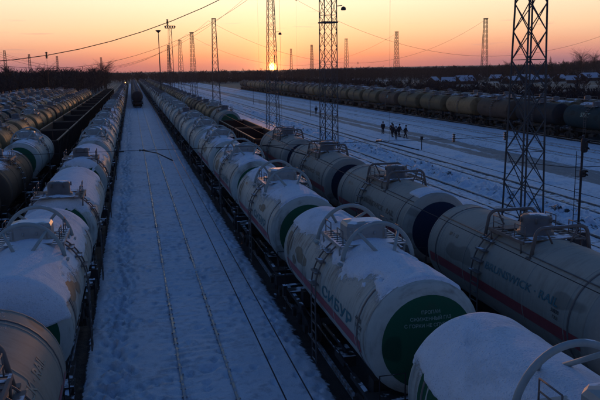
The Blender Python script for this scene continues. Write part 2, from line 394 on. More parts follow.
def frame_mb():
    mb = MB(); mb.box(-.32, .32, -5.45, 5.45, .98, 1.36)
    for s in (-1, 1):
        mb.box(-1.45, 1.45, s*5.42-.11, s*5.42+.11, .98, 1.38)            # end beam
        mb.box(-1.40, 1.40, s*4.62-.28, s*4.62+.28, 1.38, 1.43)            # end platform
        mb.box(-1.05, 1.05, s*3.9-.20, s*3.9+.20, 1.0, 1.62)               # saddle
        for q in (-1, 1):
            mb.box(q*1.25-.06, q*1.25+.06, s*4.1-1.2, s*4.1+1.2, 1.22, 1.36)
            mb.tube([(q*1.35, s*5.4, 1.4), (q*1.35, s*5.4, 2.35), (q*.7, s*5.4, 2.35), (q*.7, s*5.4, 1.4)], .02, 5)
            mb.box(q*1.42-.04, q*1.42+.04, s*5.2-.25, s*5.2+.25, .45, .49); mb.tube([(q*1.42, s*5.0, .47), (q*1.42, s*5.0, 1.3)], .018, 4); mb.tube([(q*1.42, s*5.4, .47), (q*1.42, s*5.4, 1.3)], .018, 4)
    for q in (-1, 1):                                                     # tank straps and brake gear
        mb.tube([(q*.9, -1.2, 1.25), (q*.9, 1.4, 1.2)], .05, 6); mb.tube([(q*1.1, -5.2, 1.15), (q*1.1, 5.2, 1.15)], .03, 5)
    mb.lathe([(.001, -.5), (.2, -.48), (.2, .48), (.001, .5)], 'y', (.62, 1.1, .85), 10); mb.box(-.9, -.5, -.9, .1, .62, .95)
    return mb
def bogie_mb():
    mb = MB()
    for q in (-1, 1):
        b = len(mb.v); pts = [(-1.25, .62), (-.95, .78), (-.45, .82), (-.3, .98), (.3, .98), (.45, .82), (.95, .78), (1.25, .62), (1.25, .42), (.8, .40), (.35, .25), (-.35, .25), (-.8, .40), (-1.25, .42)]
        for x in (q*1.02-.08, q*1.02+.08): mb.v += [(x, y, z) for y, z in pts]
        n = len(pts); mb.face([b+i for i in range(n)]); mb.face([b+n+i for i in reversed(range(n))])
        for i in range(n): mb.face((b+i, b+(i+1) % n, b+n+(i+1) % n, b+n+i))
        for y in (-.925, .925): mb.box(q*1.1, q*1.22, y-.14, y+.14, .36, .62)
        mb.tube([(q*1.12, 0, .34), (q*1.12, 0, .72)], .13, 8)
    mb.box(-1.0, 1.0, -.2, .2, .55, .9); return mb
def wheel_mb():
    mb = MB()
    for q in (-1, 1):
        mb.lathe([(.001, q*.80), (.12, q*.80), (.14, q*.76), (.40, q*.765), (.47, q*.82), (.475, q*.70), (.51, q*.69), (.50, q*.66), (.12, q*.69), (.001, q*.66)], 'x', (0, 0, .475), 20)
    mb.tube([(-1.05, 0, .475), (1.05, 0, .475)], .08, 8); return mb
def coupler_mb():
    mb = MB(); mb.box(-.10, .10, -.55, 0, -.10, .10); mb.box(-.20, .18, -.72, -.50, -.16, .16); mb.box(.04, .18, -.86, -.7, -.14, .14); return mb
def arch_mb(hoop=False):
    """one transverse guard hoop with its two slanting struts"""
    mb = MB()
    if not hoop:
        pts = [(1.08*math.cos(a), 0, 3.93+1.22*math.sin(a)) for a in [R(8+164*i/22) for i in range(23)]]
        mb.tube(pts, .064, 9)
        for q in (-1, 1): mb.tube([(q*.62, 0, 4.93), (q*.22, .72, 4.42)], .05, 7); mb.box(q*.22-.14, q*.22+.14, .62, .86, 4.40, 4.45); mb.box(q*1.07-.12, q*1.07+.12, -.12, .12, 3.97, 4.03)
    else:
        pts = [(-.98, 4.0)] + [(-.86+.28*(1-math.cos(a)), 4.62+.28*math.sin(a)) for a in [R(90*i/6) for i in range(7)]]
        pts = [(x, z) for x, z in pts]; pts += [(-x, z) for x, z in reversed(pts)]
        mb.tube([(x, 0, z) for x, z in pts], .055, 9)
        for q in (-1, 1): mb.tube([(q*.55, 0, 4.9), (q*.3, 0, 4.42)], .03, 6); mb.box(q*.99-.1, q*.99+.1, -.1, .1, 4.0, 4.06)
    return mb
def dome_box_mb():
    mb = MB(); ch = .16
    base = len(mb.v)
    def ring(hx, hy, z):
        b = len(mb.v)
        for (x, y) in ((-hx, -hy+ch), (-hx+ch, -hy), (hx-ch, -hy), (hx, -hy+ch), (hx, hy-ch), (hx-ch, hy), (-hx+ch, hy), (-hx, hy-ch)): mb.v.append((x, y, z))
        return b
    rs = [ring(.62, .50, 4.36), ring(.62, .50, 4.84), ring(.57, .45, 4.93), ring(.40, .30, 4.97)]
    for a, b in zip(rs, rs[1:]):
        for j in range(8): mb.face((a+j, a+(j+1) % 8, b+(j+1) % 8, b+j))
    mb.face([rs[-1]+j for j in range(8)])
    for q in (-1, 1): mb.tube([(q*.2, -.52, 4.7), (q*.2, -.56, 4.6)], .03, 5); mb.box(q*.55-.03, q*.55+.03, -.54, -.5, 4.5, 4.75)
    return mb
def dome_drum_mb(r=.47, h=.52):
    mb = MB(); mb.lathe([(r+.08, 4.40), (r+.08, 4.50), (r, 4.50), (r, 4.40+h), (r-.06, 4.46+h), (.001, 4.50+h)], 'z', (0, 0, 0), 22)
    for i in range(6):
        a = i*math.pi/3; mb.tube([((r+.04)*math.cos(a), (r+.04)*math.sin(a), 4.38+h-.1), ((r+.04)*math.cos(a), (r+.04)*math.sin(a), 4.45+h)], .03, 5)
    return mb
def platform_mb(hx=1.02, hy=1.05):
    mb = MB(); z = 4.40
    for i in range(9): y = -hy+2*hy*i/8; mb.box(-hx, -.66, y-.06, y+.06, z, z+.03); mb.box(.66, hx, y-.06, y+.06, z, z+.03)
    mb.box(-.7, .7, -hy, -.56, z+.03, z+.06); mb.box(-.7, .7, .56, hy, z+.03, z+.06)
    for q in (-1, 1):
        mb.box(q*hx-.03, q*hx+.03, -hy, hy, z-.05, z+.05)
        for y in (-.9, .9): mb.tube([(q*hx, y, z), (q*1.0, y, 4.05)], .03, 5)
    return mb
def railing_mb(hx=.92, hy=.95, h=.40, full=False):
    mb = MB(); z = 4.45
    for q in (-1, 1):
        for y in (-hy, -.35, .35, hy): mb.tube([(q*hx, y, z), (q*hx, y, z+h)], .017, 5)
        for hh in (h, h*.5): mb.tube([(q*hx, -hy, z+hh), (q*hx, -.35, z+hh)], .017, 5); mb.tube([(q*hx, .35, z+hh), (q*hx, hy, z+hh)], .017, 5)
    if full:
        for y in (-hy, hy):
            for hh in (h,): mb.tube([(-hx, y, z+hh), (hx, y, z+hh)], .017, 5)
    return mb
def ladder_mb(q):
    mb = MB(); r = RAD+.09
    for y in (-.24, .24):
        pts = [(q*r*math.cos(a), y, ZC+r*math.sin(a)) for a in [R(60-5*i*1.2) for i in range(12)]]
        pts += [(q*(RAD+.1), y, 2.6), (q*(RAD+.08), y, .55)]
        mb.tube(pts, .026, 5)
    for i in range(5): a = R(57-13*i); mb.box(*sorted((q*(r*math.cos(a)-.09), q*(r*math.cos(a)+.09))), -.28, .28, ZC+r*math.sin(a)-.02, ZC+r*math.sin(a)+.02)
    for i in range(8): z = .6+.3*i; mb.tube([(q*(RAD+.09), -.24, z), (q*(RAD+.09), .24, z)], .02, 5)
    return mb
def stripe_mb(q, a0, a1, y0, y1, r=RAD+.006):
    mb = MB(); A = [R(a0+(a1-a0)*i/6) for i in range(7)]; N = 10
    for i in range(7):
        for j in range(N+1): mb.v.append((q*r*math.cos(A[i]), y0+(y1-y0)*j/N, ZC+r*math.sin(A[i])))
    for i in range(6):
        for j in range(N):
            a = i*(N+1)+j; mb.face((a, a+1, a+N+2, a+N+1), True)
    return mb
def patch_mb(q, y, ang, ry, ra, seed, n=26):
    """a worn patch of other paint with an uneven outline"""
    rr = random.Random(seed); ph = [rr.uniform(0, 6.28) for _ in range(4)]; mb = MB()
    P2 = lambda s, t: (q*(RAD+.005)*math.cos(R(ang)+R(ra)*s), y+ry*t, ZC+(RAD+.005)*math.sin(R(ang)+R(ra)*s))
    mb.v.append(P2(0, 0))
    for k_ in (.5, 1):
        for j in range(n):
            a = 2*math.pi*j/n; w_ = 1+.16*math.sin(2*a+ph[0])+.12*math.sin(3*a+ph[1])+.08*math.sin(5*a+ph[2])+.05*math.sin(9*a+ph[3]); mb.v.append(P2(k_*w_*math.cos(a), k_*w_*math.sin(a)))
    for j in range(n): mb.face((0, 1+j, 1+(j+1) % n), True); mb.face((1+j, 1+n+j, 1+n+(j+1) % n, 1+(j+1) % n), True)
    return mb
def strap_mb(rad=RAD):
    mb = MB()
    for y in (0,): mb.lathe([(rad+.004, y-.035), (rad+.018, y-.033), (rad+.018, y+.033), (rad+.004, y+.035)], 'y', (0, 0, ZC), 40)
    return mb
def cable_line_mb(q, a):       # the thin pipe that runs along the shell
    mb = MB(); r = RAD+.02; mb.tube([(q*r*math.cos(R(a)), -4.7, ZC+r*math.sin(R(a))), (q*r*math.cos(R(a)), 4.7, ZC+r*math.sin(R(a)))], .018, 5); return mb

TXT = {}
def text_mesh(body, size):
    cu = bpy.data.curves.new('t', 'FONT'); cu.body = body; cu.size = size; cu.resolution_u = 3; cu.offset = size*.018
    o = bpy.data.objects.new('t', cu); COL.objects.link(o); bpy.context.view_layer.update()
    dg = bpy.context.evaluated_depsgraph_get(); me = bpy.data.meshes.new_from_object(o.evaluated_get(dg)); bpy.data.objects.remove(o)
    return me
def side_text(body, size, q, y_start, ang, m, parent, stretch=1.15, bold=0.0):
    """lettering on the shell's side; it reads from left to right for someone who stands beside the wagon"""
    me = text_mesh(body, size)
    if stretch < 0: stretch = -stretch/max(v.co.x for v in me.vertices)
    for v in me.vertices:
        a = R(ang)+v.co.y/RAD; y = y_start-q*-1*0 + (-v.co.x*stretch if q < 0 else v.co.x*stretch)
        v.co = (q*(RAD+.010)*math.cos(a), y, ZC+(RAD+.010)*math.sin(a))
    me.materials.clear(); me.materials.append(M[m]); me.update()
    return link('lettering', me, parent)
def head_text(lines, size, y_face, m, parent, z0=3.55, L=4.75, depth=.55):
    for i, body in enumerate(lines):
        me = text_mesh(body, size); wd = max(v.co.x for v in me.vertices)
        for v in me.vertices:
            x = v.co.x-wd/2; z = z0-ZC-i*size*1.35+v.co.y; rr = min(1, (x*x+z*z)/(RAD*RAD)); v.co = (x, -(L+depth*math.sqrt(1-rr))-.012, ZC+z)
        me.materials.clear(); me.materials.append(M[m]); me.update(); link('lettering', me, parent)

def snow_cover(amt, seed, root, head=(0, 0), y0=-99, y1=99, x0=-9, x1=9, L=4.75, depth=.55, th=.05):
    """snow lying on a tank: a real layer with rounded lips, thinning out down the flanks"""
    prof = []
    for i in range(9): a = (math.pi/2)*(1-i/9); prof.append((RAD*math.cos(a)+.001, -L-depth*math.sin(a), 1, -1))
    for i in range(76): prof.append((RAD, -L+2*L*i/75, 0, 0))
    for i in range(1, 10): a = (math.pi/2)*i/9; prof.append((RAD*math.cos(a)+.001, L+depth*math.sin(a), 1, 1))
    ps = np.array([p[0] for p in prof]); py = np.array([p[1] for p in prof]); ns = 96
    A = np.radians(np.linspace(-2, 182, ns)); RR, AA = np.meshgrid(ps, A, indexing='ij'); YY = np.repeat(py[:, None], ns, 1)
    hy = np.clip((np.abs(YY)-L)/depth, 0, .999)*np.sign(YY); sc = np.sqrt(1-hy*hy)
    NR = sc; NY = hy*1.2; nn = np.sqrt(NR**2+NY**2); NR = NR/nn; NY = NY/nn
    nz = NR*np.sin(AA); X = RR*np.cos(AA); u = AA*RAD
    nse = fbm(YY*.55+seed*7.1, u*.75+seed*3.3, 5)-.47
    f = nz+nse*1.15+(vnoise(YY*7+seed, u*7)-.5)*.16+(vnoise(YY*3.1+seed, u*3.3)-.5)*.10-.08*(np.abs(np.sin(YY*1.3+seed)))
    hm = np.where(YY < -L, head[0], np.where(YY > L, head[1], 0)); thr = 1.30-amt-hm*.6
    f = np.where((np.abs(YY) > L) & (hm < -.5), -1, f)
    win = ((YY > y0) & (YY < y1) & (X > x0) & (X < x1))
    m = np.where(win, f-thr, -1); T = sstep(m, -.015, .10)*th*(.55+.9*fbm(YY*1.5, u*1.9+seed, 4))+.012*sstep(m, 0, .03)
    for ry in (-3.9, 3.9): T += .018*np.exp(-((YY-ry)/.05)**2)*(m > 0)
    T = np.where(m < -.015, -.05, T)
    r = RR+T*NR; yy = YY+T*NY; xs, zs = r*np.cos(AA), ZC+r*np.sin(AA)
    V = np.stack([xs, yy, zs], -1).reshape(-1, 3); n = len(prof); keep = []
    idx = np.arange(n*ns).reshape(n, ns); Q = np.stack([idx[:-1, :-1], idx[1:, :-1], idx[1:, 1:], idx[:-1, 1:]], -1).reshape(-1, 4)
    mk = (m > -.06).reshape(-1); Q = Q[mk[Q].any(1)]
    used = np.unique(Q); rm = -np.ones(n*ns, int); rm[used] = np.arange(len(used)); V = V[used]; Q = rm[Q]
    me = bpy.data.meshes.new('snow_cover'); me.from_pydata(V.tolist(), [], [tuple(reversed(q)) for q in Q.tolist()]); me.materials.append(M['lying_snow']); me.polygons.foreach_set('use_smooth', [True]*len(Q)); me.update()
    return link('snow_cover', me, root)
PRE = {}
def pre(key, f, mats):
    if key not in PRE: PRE[key] = f().mesh(key, mats)
    return PRE[key]
def bogies(root, lod, pos=(-3.9, 3.9)):
    for s in pos:
        bo = link('bogie', pre('bogie', bogie_mb, 'bogie_steel'), root, (0, s, 0))
        if lod == 0:
            for y in (-.925, .925): link('wheelset', pre('wheelset', wheel_mb, 'bogie_steel'), bo, (0, y, 0))
        else:
            link('wheelset', pre('wheel_pair', lambda: (lambda m: (m.v.extend([(x, y+1.85, z) for x, y, z in m.v]), m.f.extend([tuple(i+len(m.v)//2 for i in f) for f in m.f]), m.m.extend(m.m), m.sm.extend(m.sm), m)[-1])(wheel_mb()), 'bogie_steel'), bo, (0, -.925, 0))

STY = {  # shell paint, outer ring of head, disc of head, gear
 'gas': ('white_paint', 'white_paint', 'green_paint', 'box', 'arch'),
 'gasgrey': ('grey_paint', 'grey_paint', 'green_paint', 'box', 'arch'),
 'lease': ('beige_paint', 'beige_paint', 'navy_paint', 'drum', 'hoop'),
 'oil_tan': ('tan_paint', 'tan_paint', 'tan_paint', 'drum', None),
 'oil_olive': ('olive_brown_paint', 'olive_brown_paint', 'olive_brown_paint', 'drum', None),
 'oil_brown': ('brown_paint', 'brown_paint', 'brown_paint', 'drum', None),
 'oil_beige': ('beige_paint', 'beige_paint', 'beige_paint', 'drum', None),
 'oil_white': ('white_paint', 'white_paint', 'green_paint', 'drum', None),
 'oil_teal': ('teal_paint', 'teal_paint', 'teal_paint', 'drum', None),
 'oil_dark': ('dark_paint', 'dark_paint', 'dark_paint', 'drum', None),
 'oil_grey': ('grey_paint', 'grey_paint', 'green_paint', 'drum', None),
 'gas_tan': ('tan_paint', 'tan_paint', 'green_paint', 'box', 'arch'),
}
def far_mesh(style):
    key = 'far_'+style
    if key in PRE: return PRE[key]
    sh, ho, hd, dome, arch = STY[style]; mb = MB()
    mb.lathe([(RAD, -4.75), (RAD, 4.75)], 'y', (0, 0, ZC), 22)
    for s in (-1, 1):
        h = head_mb(s, n=22); b = len(mb.v); mb.v += h.v; mb.f += [tuple(i+b for i in f) for f in h.f]; mb.m += [{0: 0, 1: 1}[x] for x in h.m]; mb.sm += h.sm
    def add(o, mi):
        b = len(mb.v); mb.v.extend(o.v); mb.f.extend([tuple(i+b for i in f) for f in o.f]); mb.m.extend([mi]*len(o.f)); mb.sm.extend(o.sm)
    if arch:
        for y in (-1.4, 1.4):
            a = MB(); a.tube([(1.08*math.cos(t), y, 3.93+1.15*math.sin(t)) for t in [R(10+160*i/8) for i in range(9)]], .075, 5); add(a, 2)
    for yy in (-3.3, 0, 3.3): a = MB(); a.lathe([(RAD+.004, yy-.05), (RAD+.02, yy-.05), (RAD+.02, yy+.05), (RAD+.004, yy+.05)], 'y', (0, 0, ZC), 22); add(a, 2)
    for q in (-1, 1):
        a = MB(); a.box(*sorted((q*.95, q*1.0)), -1.0, 1.0, 4.78, 4.84); a.box(*sorted((q*.95, q*1.0)), -1.0, -.94, 4.45, 4.8); a.box(*sorted((q*.95, q*1.0)), .94, 1.0, 4.45, 4.8)
        for yy in (-.25, .25): a.tube([(q*1.6*math.cos(R(t)), yy, ZC+1.6*math.sin(R(t))) for t in (62, 40, 20, 0, -20)]+[(q*1.6, yy, .6)], .035, 4)
        for t in (50, 35, 20, 5): a.box(*sorted((q*(1.6*math.cos(R(t))-.1), q*(1.6*math.cos(R(t))+.1))), -.28, .28, ZC+1.6*math.sin(R(t))-.03, ZC+1.6*math.sin(R(t))+.03)
        add(a, 2)
    d = MB(); d.lathe([(.5, 4.38), (.5, 4.9), (.3, 4.98), (.001, 5.0)], 'z', (0, 0, 0), 10); d.box(-1.0, 1.0, -1.0, 1.0, 4.40, 4.45); add(d, 2)
    f = MB(); f.box(-.35, .35, -6.0, 6.0, .95, 1.36); f.box(-1.4, 1.4, -5.5, -4.3, 1.25, 1.4); f.box(-1.4, 1.4, 4.3, 5.5, 1.25, 1.4)
    for s in (-3.9, 3.9):
        f.box(-1.1, 1.1, s-1.2, s+1.2, .4, .95)
        for y in (-.92, .92): f.lathe([(.001, -.8), (.48, -.8), (.48, .8), (.001, .8)], 'x', (0, s+y, .475), 10)
    add(f, 3)
    PRE[key] = mb.mesh(key, [sh, hd, 'gear_dark', 'frame_steel']); return PRE[key]
def wagon(style, x, y, snow, lod, label, group, dome_off=0.0, headsnow=None, arms=True):
    sh, ho, hd, dome, arch = STY[style]
    x += random.uniform(-.03, .03); y += random.uniform(-.12, .12)
    if lod == 2:
        o = link('tank_wagon', far_mesh(style), None, (x, y, 0)); o['snow'] = snow; return tag(o, label, 'tank wagon', group)
    root = empty('tank_wagon', (x, y, 0)); tag(root, label, 'tank wagon', group)
    s = link('tank_shell', pre('shell_'+sh, shell_mb, sh), root); s['snow'] = snow
    for g in (-1, 1):
        h = link('tank_head', pre('head_%s_%s_%d' % (ho, hd, g), lambda: head_mb(g), [ho, hd]), root); h['snow'] = snow if headsnow is None else headsnow
    link('underframe', pre('underframe', frame_mb, 'frame_steel'), root); bogies(root, lod)
    dk = 'gear_dark' if style.startswith('oil') or style == 'lease' else 'gear_paint'
    if dome == 'box': link('valve_hood', pre('valve_hood', dome_box_mb, 'gear_paint'), root, (0, dome_off, 0))
    else: link('dome', pre('dome_'+dk, dome_drum_mb, dk), root, (0, dome_off, 0))
    link('platform', pre('platform_'+dk, platform_mb, dk), root, (0, dome_off, 0))
    if arch and arms:
        for g in (-1.4, 1.4): link('guard_arch', pre('arch_'+arch, lambda: arch_mb(arch == 'hoop'), 'arch_paint' if arch == 'arch' else 'gear_dark'), root, (0, g, 0), 0 if g > 0 else math.pi)
    if lod == 0 or lod == 1:
        for q in (-1, 1): link('ladder', pre('ladder%d' % q, lambda: ladder_mb(q), 'gear_dark'), root, (0, dome_off+(.85 if style == "lease" else 0), 0))
    link('railing', pre('railing', railing_mb, 'gear_dark'), root, (0, dome_off, 0))
    if lod == 0:
        link('coupler', pre('coupler', coupler_mb, 'bogie_steel'), root, (0, -5.45, 1.05)); c = link('coupler', PRE['coupler'], root, (0, 5.45, 1.05)); c.rotation_euler.z = math.pi
        [link('strap', pre('strap', strap_mb, 'gear_dark'), root, (0, q, 0)) for q in (-4.1, 4.1)]
    return root
def gondola_meshes(m):
    def body():
        mb = MB(); L = 6.4; X = 1.52
        for q in (-1, 1):
            mb.box(*sorted((q*X, q*(X-.06))), -L, L, 1.32, 3.40)
            for i in range(9):
                y = -L+.3+i*(2*L-.6)/8; mb.box(*sorted((q*X, q*(X+.09))), y-.07, y+.07, 1.36, 3.36)
            mb.box(*sorted((q*(X-.06), q*(X+.10))), -L, L, 1.24, 1.32)
        for s in (-1, 1): mb.box(-X, X, *sorted((s*L, s*(L-.07))), 1.32, 3.38); mb.box(-.8, -.68, *sorted((s*L, s*(L+.08))), 1.32, 3.3); mb.box(.68, .8, *sorted((s*L, s*(L+.08))), 1.32, 3.3)
        return mb
    def rim():
        mb = MB(); L = 6.42; X = 1.52
        for q in (-1, 1): mb.box(*sorted((q*(X-.07), q*(X+.09))), -L, L, 3.403, 3.50)
        for s in (-1, 1): mb.box(-X+.07, X-.07, *sorted((s*(L-.12), s*L)), 3.403, 3.49)
        return mb
    def floor(): mb = MB(); mb.box(-1.45, 1.45, -6.32, 6.32, 1.26, 1.31); mb.box(-.3, .3, -6.6, 6.6, .95, 1.255); return mb
    return pre('gbody'+m, body, m), pre('grim', rim, 'gondola_rim'), pre('gfloor', floor, 'gondola_dark')
def heap_mesh(i):
    def f():
        r = random.Random(i); mb = MB(); n = 10
        for (k, h) in ((1, .0), (.7, .10), (.35, .16)):
            for j in range(n): a = 2*math.pi*j/n; mb.v.append((math.cos(a)*.75*k*r.uniform(.7, 1.2), math.sin(a)*1.5*k*r.uniform(.7, 1.2), h))
        for t_ in range(2):
            for j in range(n): mb.face((t_*n+j, t_*n+(j+1) % n, (t_+1)*n+(j+1) % n, (t_+1)*n+j), True)
        mb.face([2*n+j for j in range(n)], True); return mb
    return pre('heap%d' % i, f, 'snow_heap')
def gondola(x, y, m, lod, label, group, rim=True, heaps=0):
    root = empty('gondola_wagon', (x, y, 0)); tag(root, label, 'gondola wagon', group)
    b_, r_, f_ = gondola_meshes(m); link('body', b_, root); link('floor', f_, root)
    if rim: link('top_rim', r_, root)
    for h in range(heaps): link('snow_patch', heap_mesh(h), root, (random.uniform(-.4, .4), -3.5+h*3.4+random.uniform(-.8, .8), 1.315), random.random())
    if lod < 2: bogies(root, 1, (-4.3, 4.3))
    return root

ORD = ['nearest', 'second', 'third', 'fourth', 'fifth', 'sixth', 'seventh', 'eighth', 'ninth', 'tenth', 'eleventh', 'twelfth', 'thirteenth', 'fourteenth', 'fifteenth', 'sixteenth']
def num(i): return ORD[i]
rnd = random.Random(11)
P_ = 12.2
# train A: snow-topped gas tanks right of the empty track
ALBL = ['snow-buried white gas tank wagon with thick guard hoop, cut by the bottom right corner',
 'white gas tank wagon with teal lettering, red stripe and big green end with white writing',
 'white gas tank wagon with snowy back directly behind the one with teal lettering',
 'fourth snow-topped gas wagon from the camera right of the empty track, peach dirt patch',
 'fifth snow-topped gas wagon from the camera right of the empty track']
for i in range(46):
    yc = 14.3-6.1+P_*i
    st = 'gas' if i < 7 or rnd.random() < .45 else rnd.choice(['gasgrey', 'gas', 'oil_grey', 'oil_beige'])
    sn = [1.0, .72, .70, .66, .62][i] if i < 5 else rnd.uniform(.25, .6)
    lod = 0 if i < 6 else (1 if i < 13 else 2)
    if i < len(ALBL): lb = ALBL[i]
    elif i < 16: lb = '%s wagon from the camera in the snowy train just right of the empty track' % num(i)
    else: lb = 'tiny far wagon in the snowy train just right of the empty track'
    W = wagon(st, TRK['A'], yc, sn, lod, lb, 'tank wagons in the train right of the empty track' if i < 16 else 'far tank wagons in the train right of the empty track', headsnow=[.85, .10, .12, .3, .3][i] if i < 5 else None)
    if i < 6:
        for c in W.children:
            if 'snow' in c: c['snow'] = max(.0, c['snow']-(.04 if i else .0))
        snow_cover([.84, .57, .58, .55, .5, .45][i], i+1, W, [(-1, .33), (-1, -.2), (-1, -.3), (-1, -.3), (-1, 0), (-1, 0)][i])
    if i in (0, 1, 2):
        link('stripe', pre('stripeA', lambda: stripe_mb(-1, -17.5, -5, -4.3, 4.3), 'red_paint'), W)
    if i in (3, 4): link('stripe', PRE['stripeA'], W)
    if i == 0: stripe_mb(-1, -6, 33, 2.7, 4.3).build('green_panel', 'green_paint', W)['snow'] = .3
    for yy_, an_, ry_, ra_, sd_ in ([], [(4.1, 17, .42, 14, 1), (2.3, 14, .75, 9, 2), (3.1, 2, .3, 5, 8)], [(3.9, 20, .45, 13, 3), (-2.2, 24, .6, 6, 9)], [(2.6, 15, .9, 12, 4)], [(-1.2, 22, .8, 10, 5), (3.6, 10, .5, 9, 6)], [])[min(i, 5)]:
        patch_mb(-1, yy_, an_, ry_, ra_, sd_).build('worn_patch', 'olive_paint', W)
    if i == 1:
        side_text('СИБУР', .42, -1, -.65, -.5, 'text_teal', W, -2.95); head_text(['ПРОПАН', 'СЖИЖЕННЫЙ ГАЗ', 'С ГОРКИ НЕ СПУСКАТЬ'], .115, 0, 'text_white', W, z0=3.72)
        side_text('44780', .16, -1, -3.85, 12, 'text_grey', W); side_text('МОСК', .14, -1, -3.95, 6, 'text_grey', W); side_text('12 т', .14, -1, -4.05, 0, 'text_grey', W)
    if i in (2, 3): side_text('СИБУР', .42, -1, -.65, -.5, 'text_teal', W, -2.9); side_text('44781', .18, -1, 3.4, 34, 'text_grey', W)
# train B: beige leasing tanks, gondolas, tan tanks
BL = [('lease', .0, 'large beige-grey tank wagon with blue lettering and round drum dome beside the nearest mast'),
      ('lease', .05, 'beige tank wagon with dark navy end and bluish snow patch above it'),
      ('lease', .12, 'brownish beige tank wagon with snow-free back, third in the second train to the right'),
      ('lease', .05, 'rounded brown-beige tank wagon directly in front of the dark red open wagon')]
for i, (st, sn, lb) in enumerate(BL):
    W = wagon(st, TRK['B'], 25.5-6.1+P_*i, sn, 0, lb, 'beige tank wagons in the second train to the right', headsnow=0.0)
    link('stripe', pre('stripeB', lambda: stripe_mb(-1, -18, -4.5, -4.6, 4.6), 'red_paint'), W)
    if i == 1: snow_cover(.95, 5, W, (-1, -1), -4.75, -3.5, -.75, .9)
    link('pipe', pre('pipeline', lambda: cable_line_mb(-1, 50), 'gear_dark'), W)
    if i < 3:
        side_text('BRUNSWICK · RAIL', .31, -1, .45, 13.3, 'text_teal' if i == 0 else 'text_grey', W, -4.0)
        side_text('№ 1  12', .17, -1, 3.4, 30, 'text_grey', W); side_text('50838', .13, -1, -3.3, 7, 'text_grey', W); side_text('ГАЗ', .12, -1, -3.4, 1, 'text_grey', W)
yb = 62.0+.2
for i in range(2):
    gondola(TRK['B'], yb+6.95+13.9*i, 'gondola_rust', 0, ['near empty dark red open wagon behind the rounded brown-beige tank wagon', 'far empty dark red open wagon in front of the green-ended tank wagon'][i], 'open wagons in the second train to the right')
for i in range(37):
    yc = 96.2+P_*i; st = 'oil_grey' if i == 0 else rnd.choice(['oil_tan', 'oil_tan', 'oil_brown', 'oil_beige', 'gas_tan'])
    lod = 1 if i < 6 else 2
    lb = 'green-ended grey tank wagon behind the dark red open wagons' if i == 0 else ('%s tan tank wagon behind the dark red open wagons in the second train' % num(i) if i < 14 else 'tiny far tan tank wagon in the second train to the right')
    wagon(st, TRK['B'], yc, .15+.25*rnd.random(), lod, lb, 'tan tank wagons behind the open wagons' if i < 14 else 'far tan tank wagons in the second train to the right', headsnow=0.05)
# train C: dark train far off on the centre track
for i in range(22):
    wagon('oil_dark' if i < 1 else rnd.choice(['oil_dark', 'oil_brown', 'oil_dark']), 1.3, 206+P_*i, .22 if i else 0, 1 if i == 0 else 2,
          'dark tail wagon of the train standing far off on the centre track' if i == 0 else 'tiny dark wagon behind the tail wagon on the centre track',
          None if i == 0 else 'dark wagons of the far train on the centre track')
# train L1 : left of the empty track
L1 = [('lease', 17.5-6.1, .28, 0, 'beige tank wagon with teal lettering and small snow smears in the bottom left corner'),
      ('gas', 17.5+5.9, 1.02, 0, 'snow-covered white gas wagon with two big guard hoops and olive patch at left edge'),
      ('oil_white', 35.6, .95, -4.1, 'snow-backed tank wagon with dark drum dome behind the big guard hoops on the left'),
      ('oil_white', 49.2, .82, -3.6, 'tank wagon with dark drum dome and half snowed-over green end on the left')]
for i, (st, y, sn, do, lb) in enumerate(L1):
    W = wagon(st, TRK['L1'], y, sn, 0, lb, 'tank wagons in the train left of the empty track', dome_off=do, headsnow=[.2, .75, .7, .55][i])
    for yy_, an_, ry_, ra_, sd_ in ([], [(-3.3, 25, .75, 11, 11), (-2.2, 15, .4, 7, 12)], [(3.9, 36, .45, 14, 13)], [(-4.3, 25, .35, 22, 14)])[i]:
        patch_mb(1, yy_, an_, ry_, ra_, sd_).build('worn_patch', 'olive_paint', W)
    if i:
        for c in W.children:
            if 'snow' in c: c['snow'] -= .08
        snow_cover([0, .80, .78, .66][i], i+20, W, [(0, 0), (.62, 0), (.15, 0), (.05, 0)][i])
    else: snow_cover(.62, 3, W, (-1, -1), -4.6, -1.2, .1, 1.3)
    if i == 0: side_text('BRUNSWICK · RAIL', .34, 1, -.75, 31, 'text_teal', W, -4.0); link('stripe', pre('stripeR', lambda: stripe_mb(1, -14, -1, -4.6, 4.6), 'red_paint'), W)
yc = 62.0
for i in range(4, 27):
    st = 'gas' if i < 6 else rnd.choice(['gas', 'oil_white', 'oil_tan', 'oil_grey', 'gas_tan', 'oil_beige'])
    lb = '%s wagon from the camera in the snowy train just left of the empty track' % num(i) if i < 16 else 'tiny far wagon in the snowy train just left of the empty track'
    wagon(st, TRK['L1'], yc, rnd.uniform(.5, .85), 0 if i < 5 else (1 if i < 11 else 2), lb, 'tank wagons in the train left of the empty track' if i < 16 else 'far tank wagons in the train left of the empty track')
    yc += P_
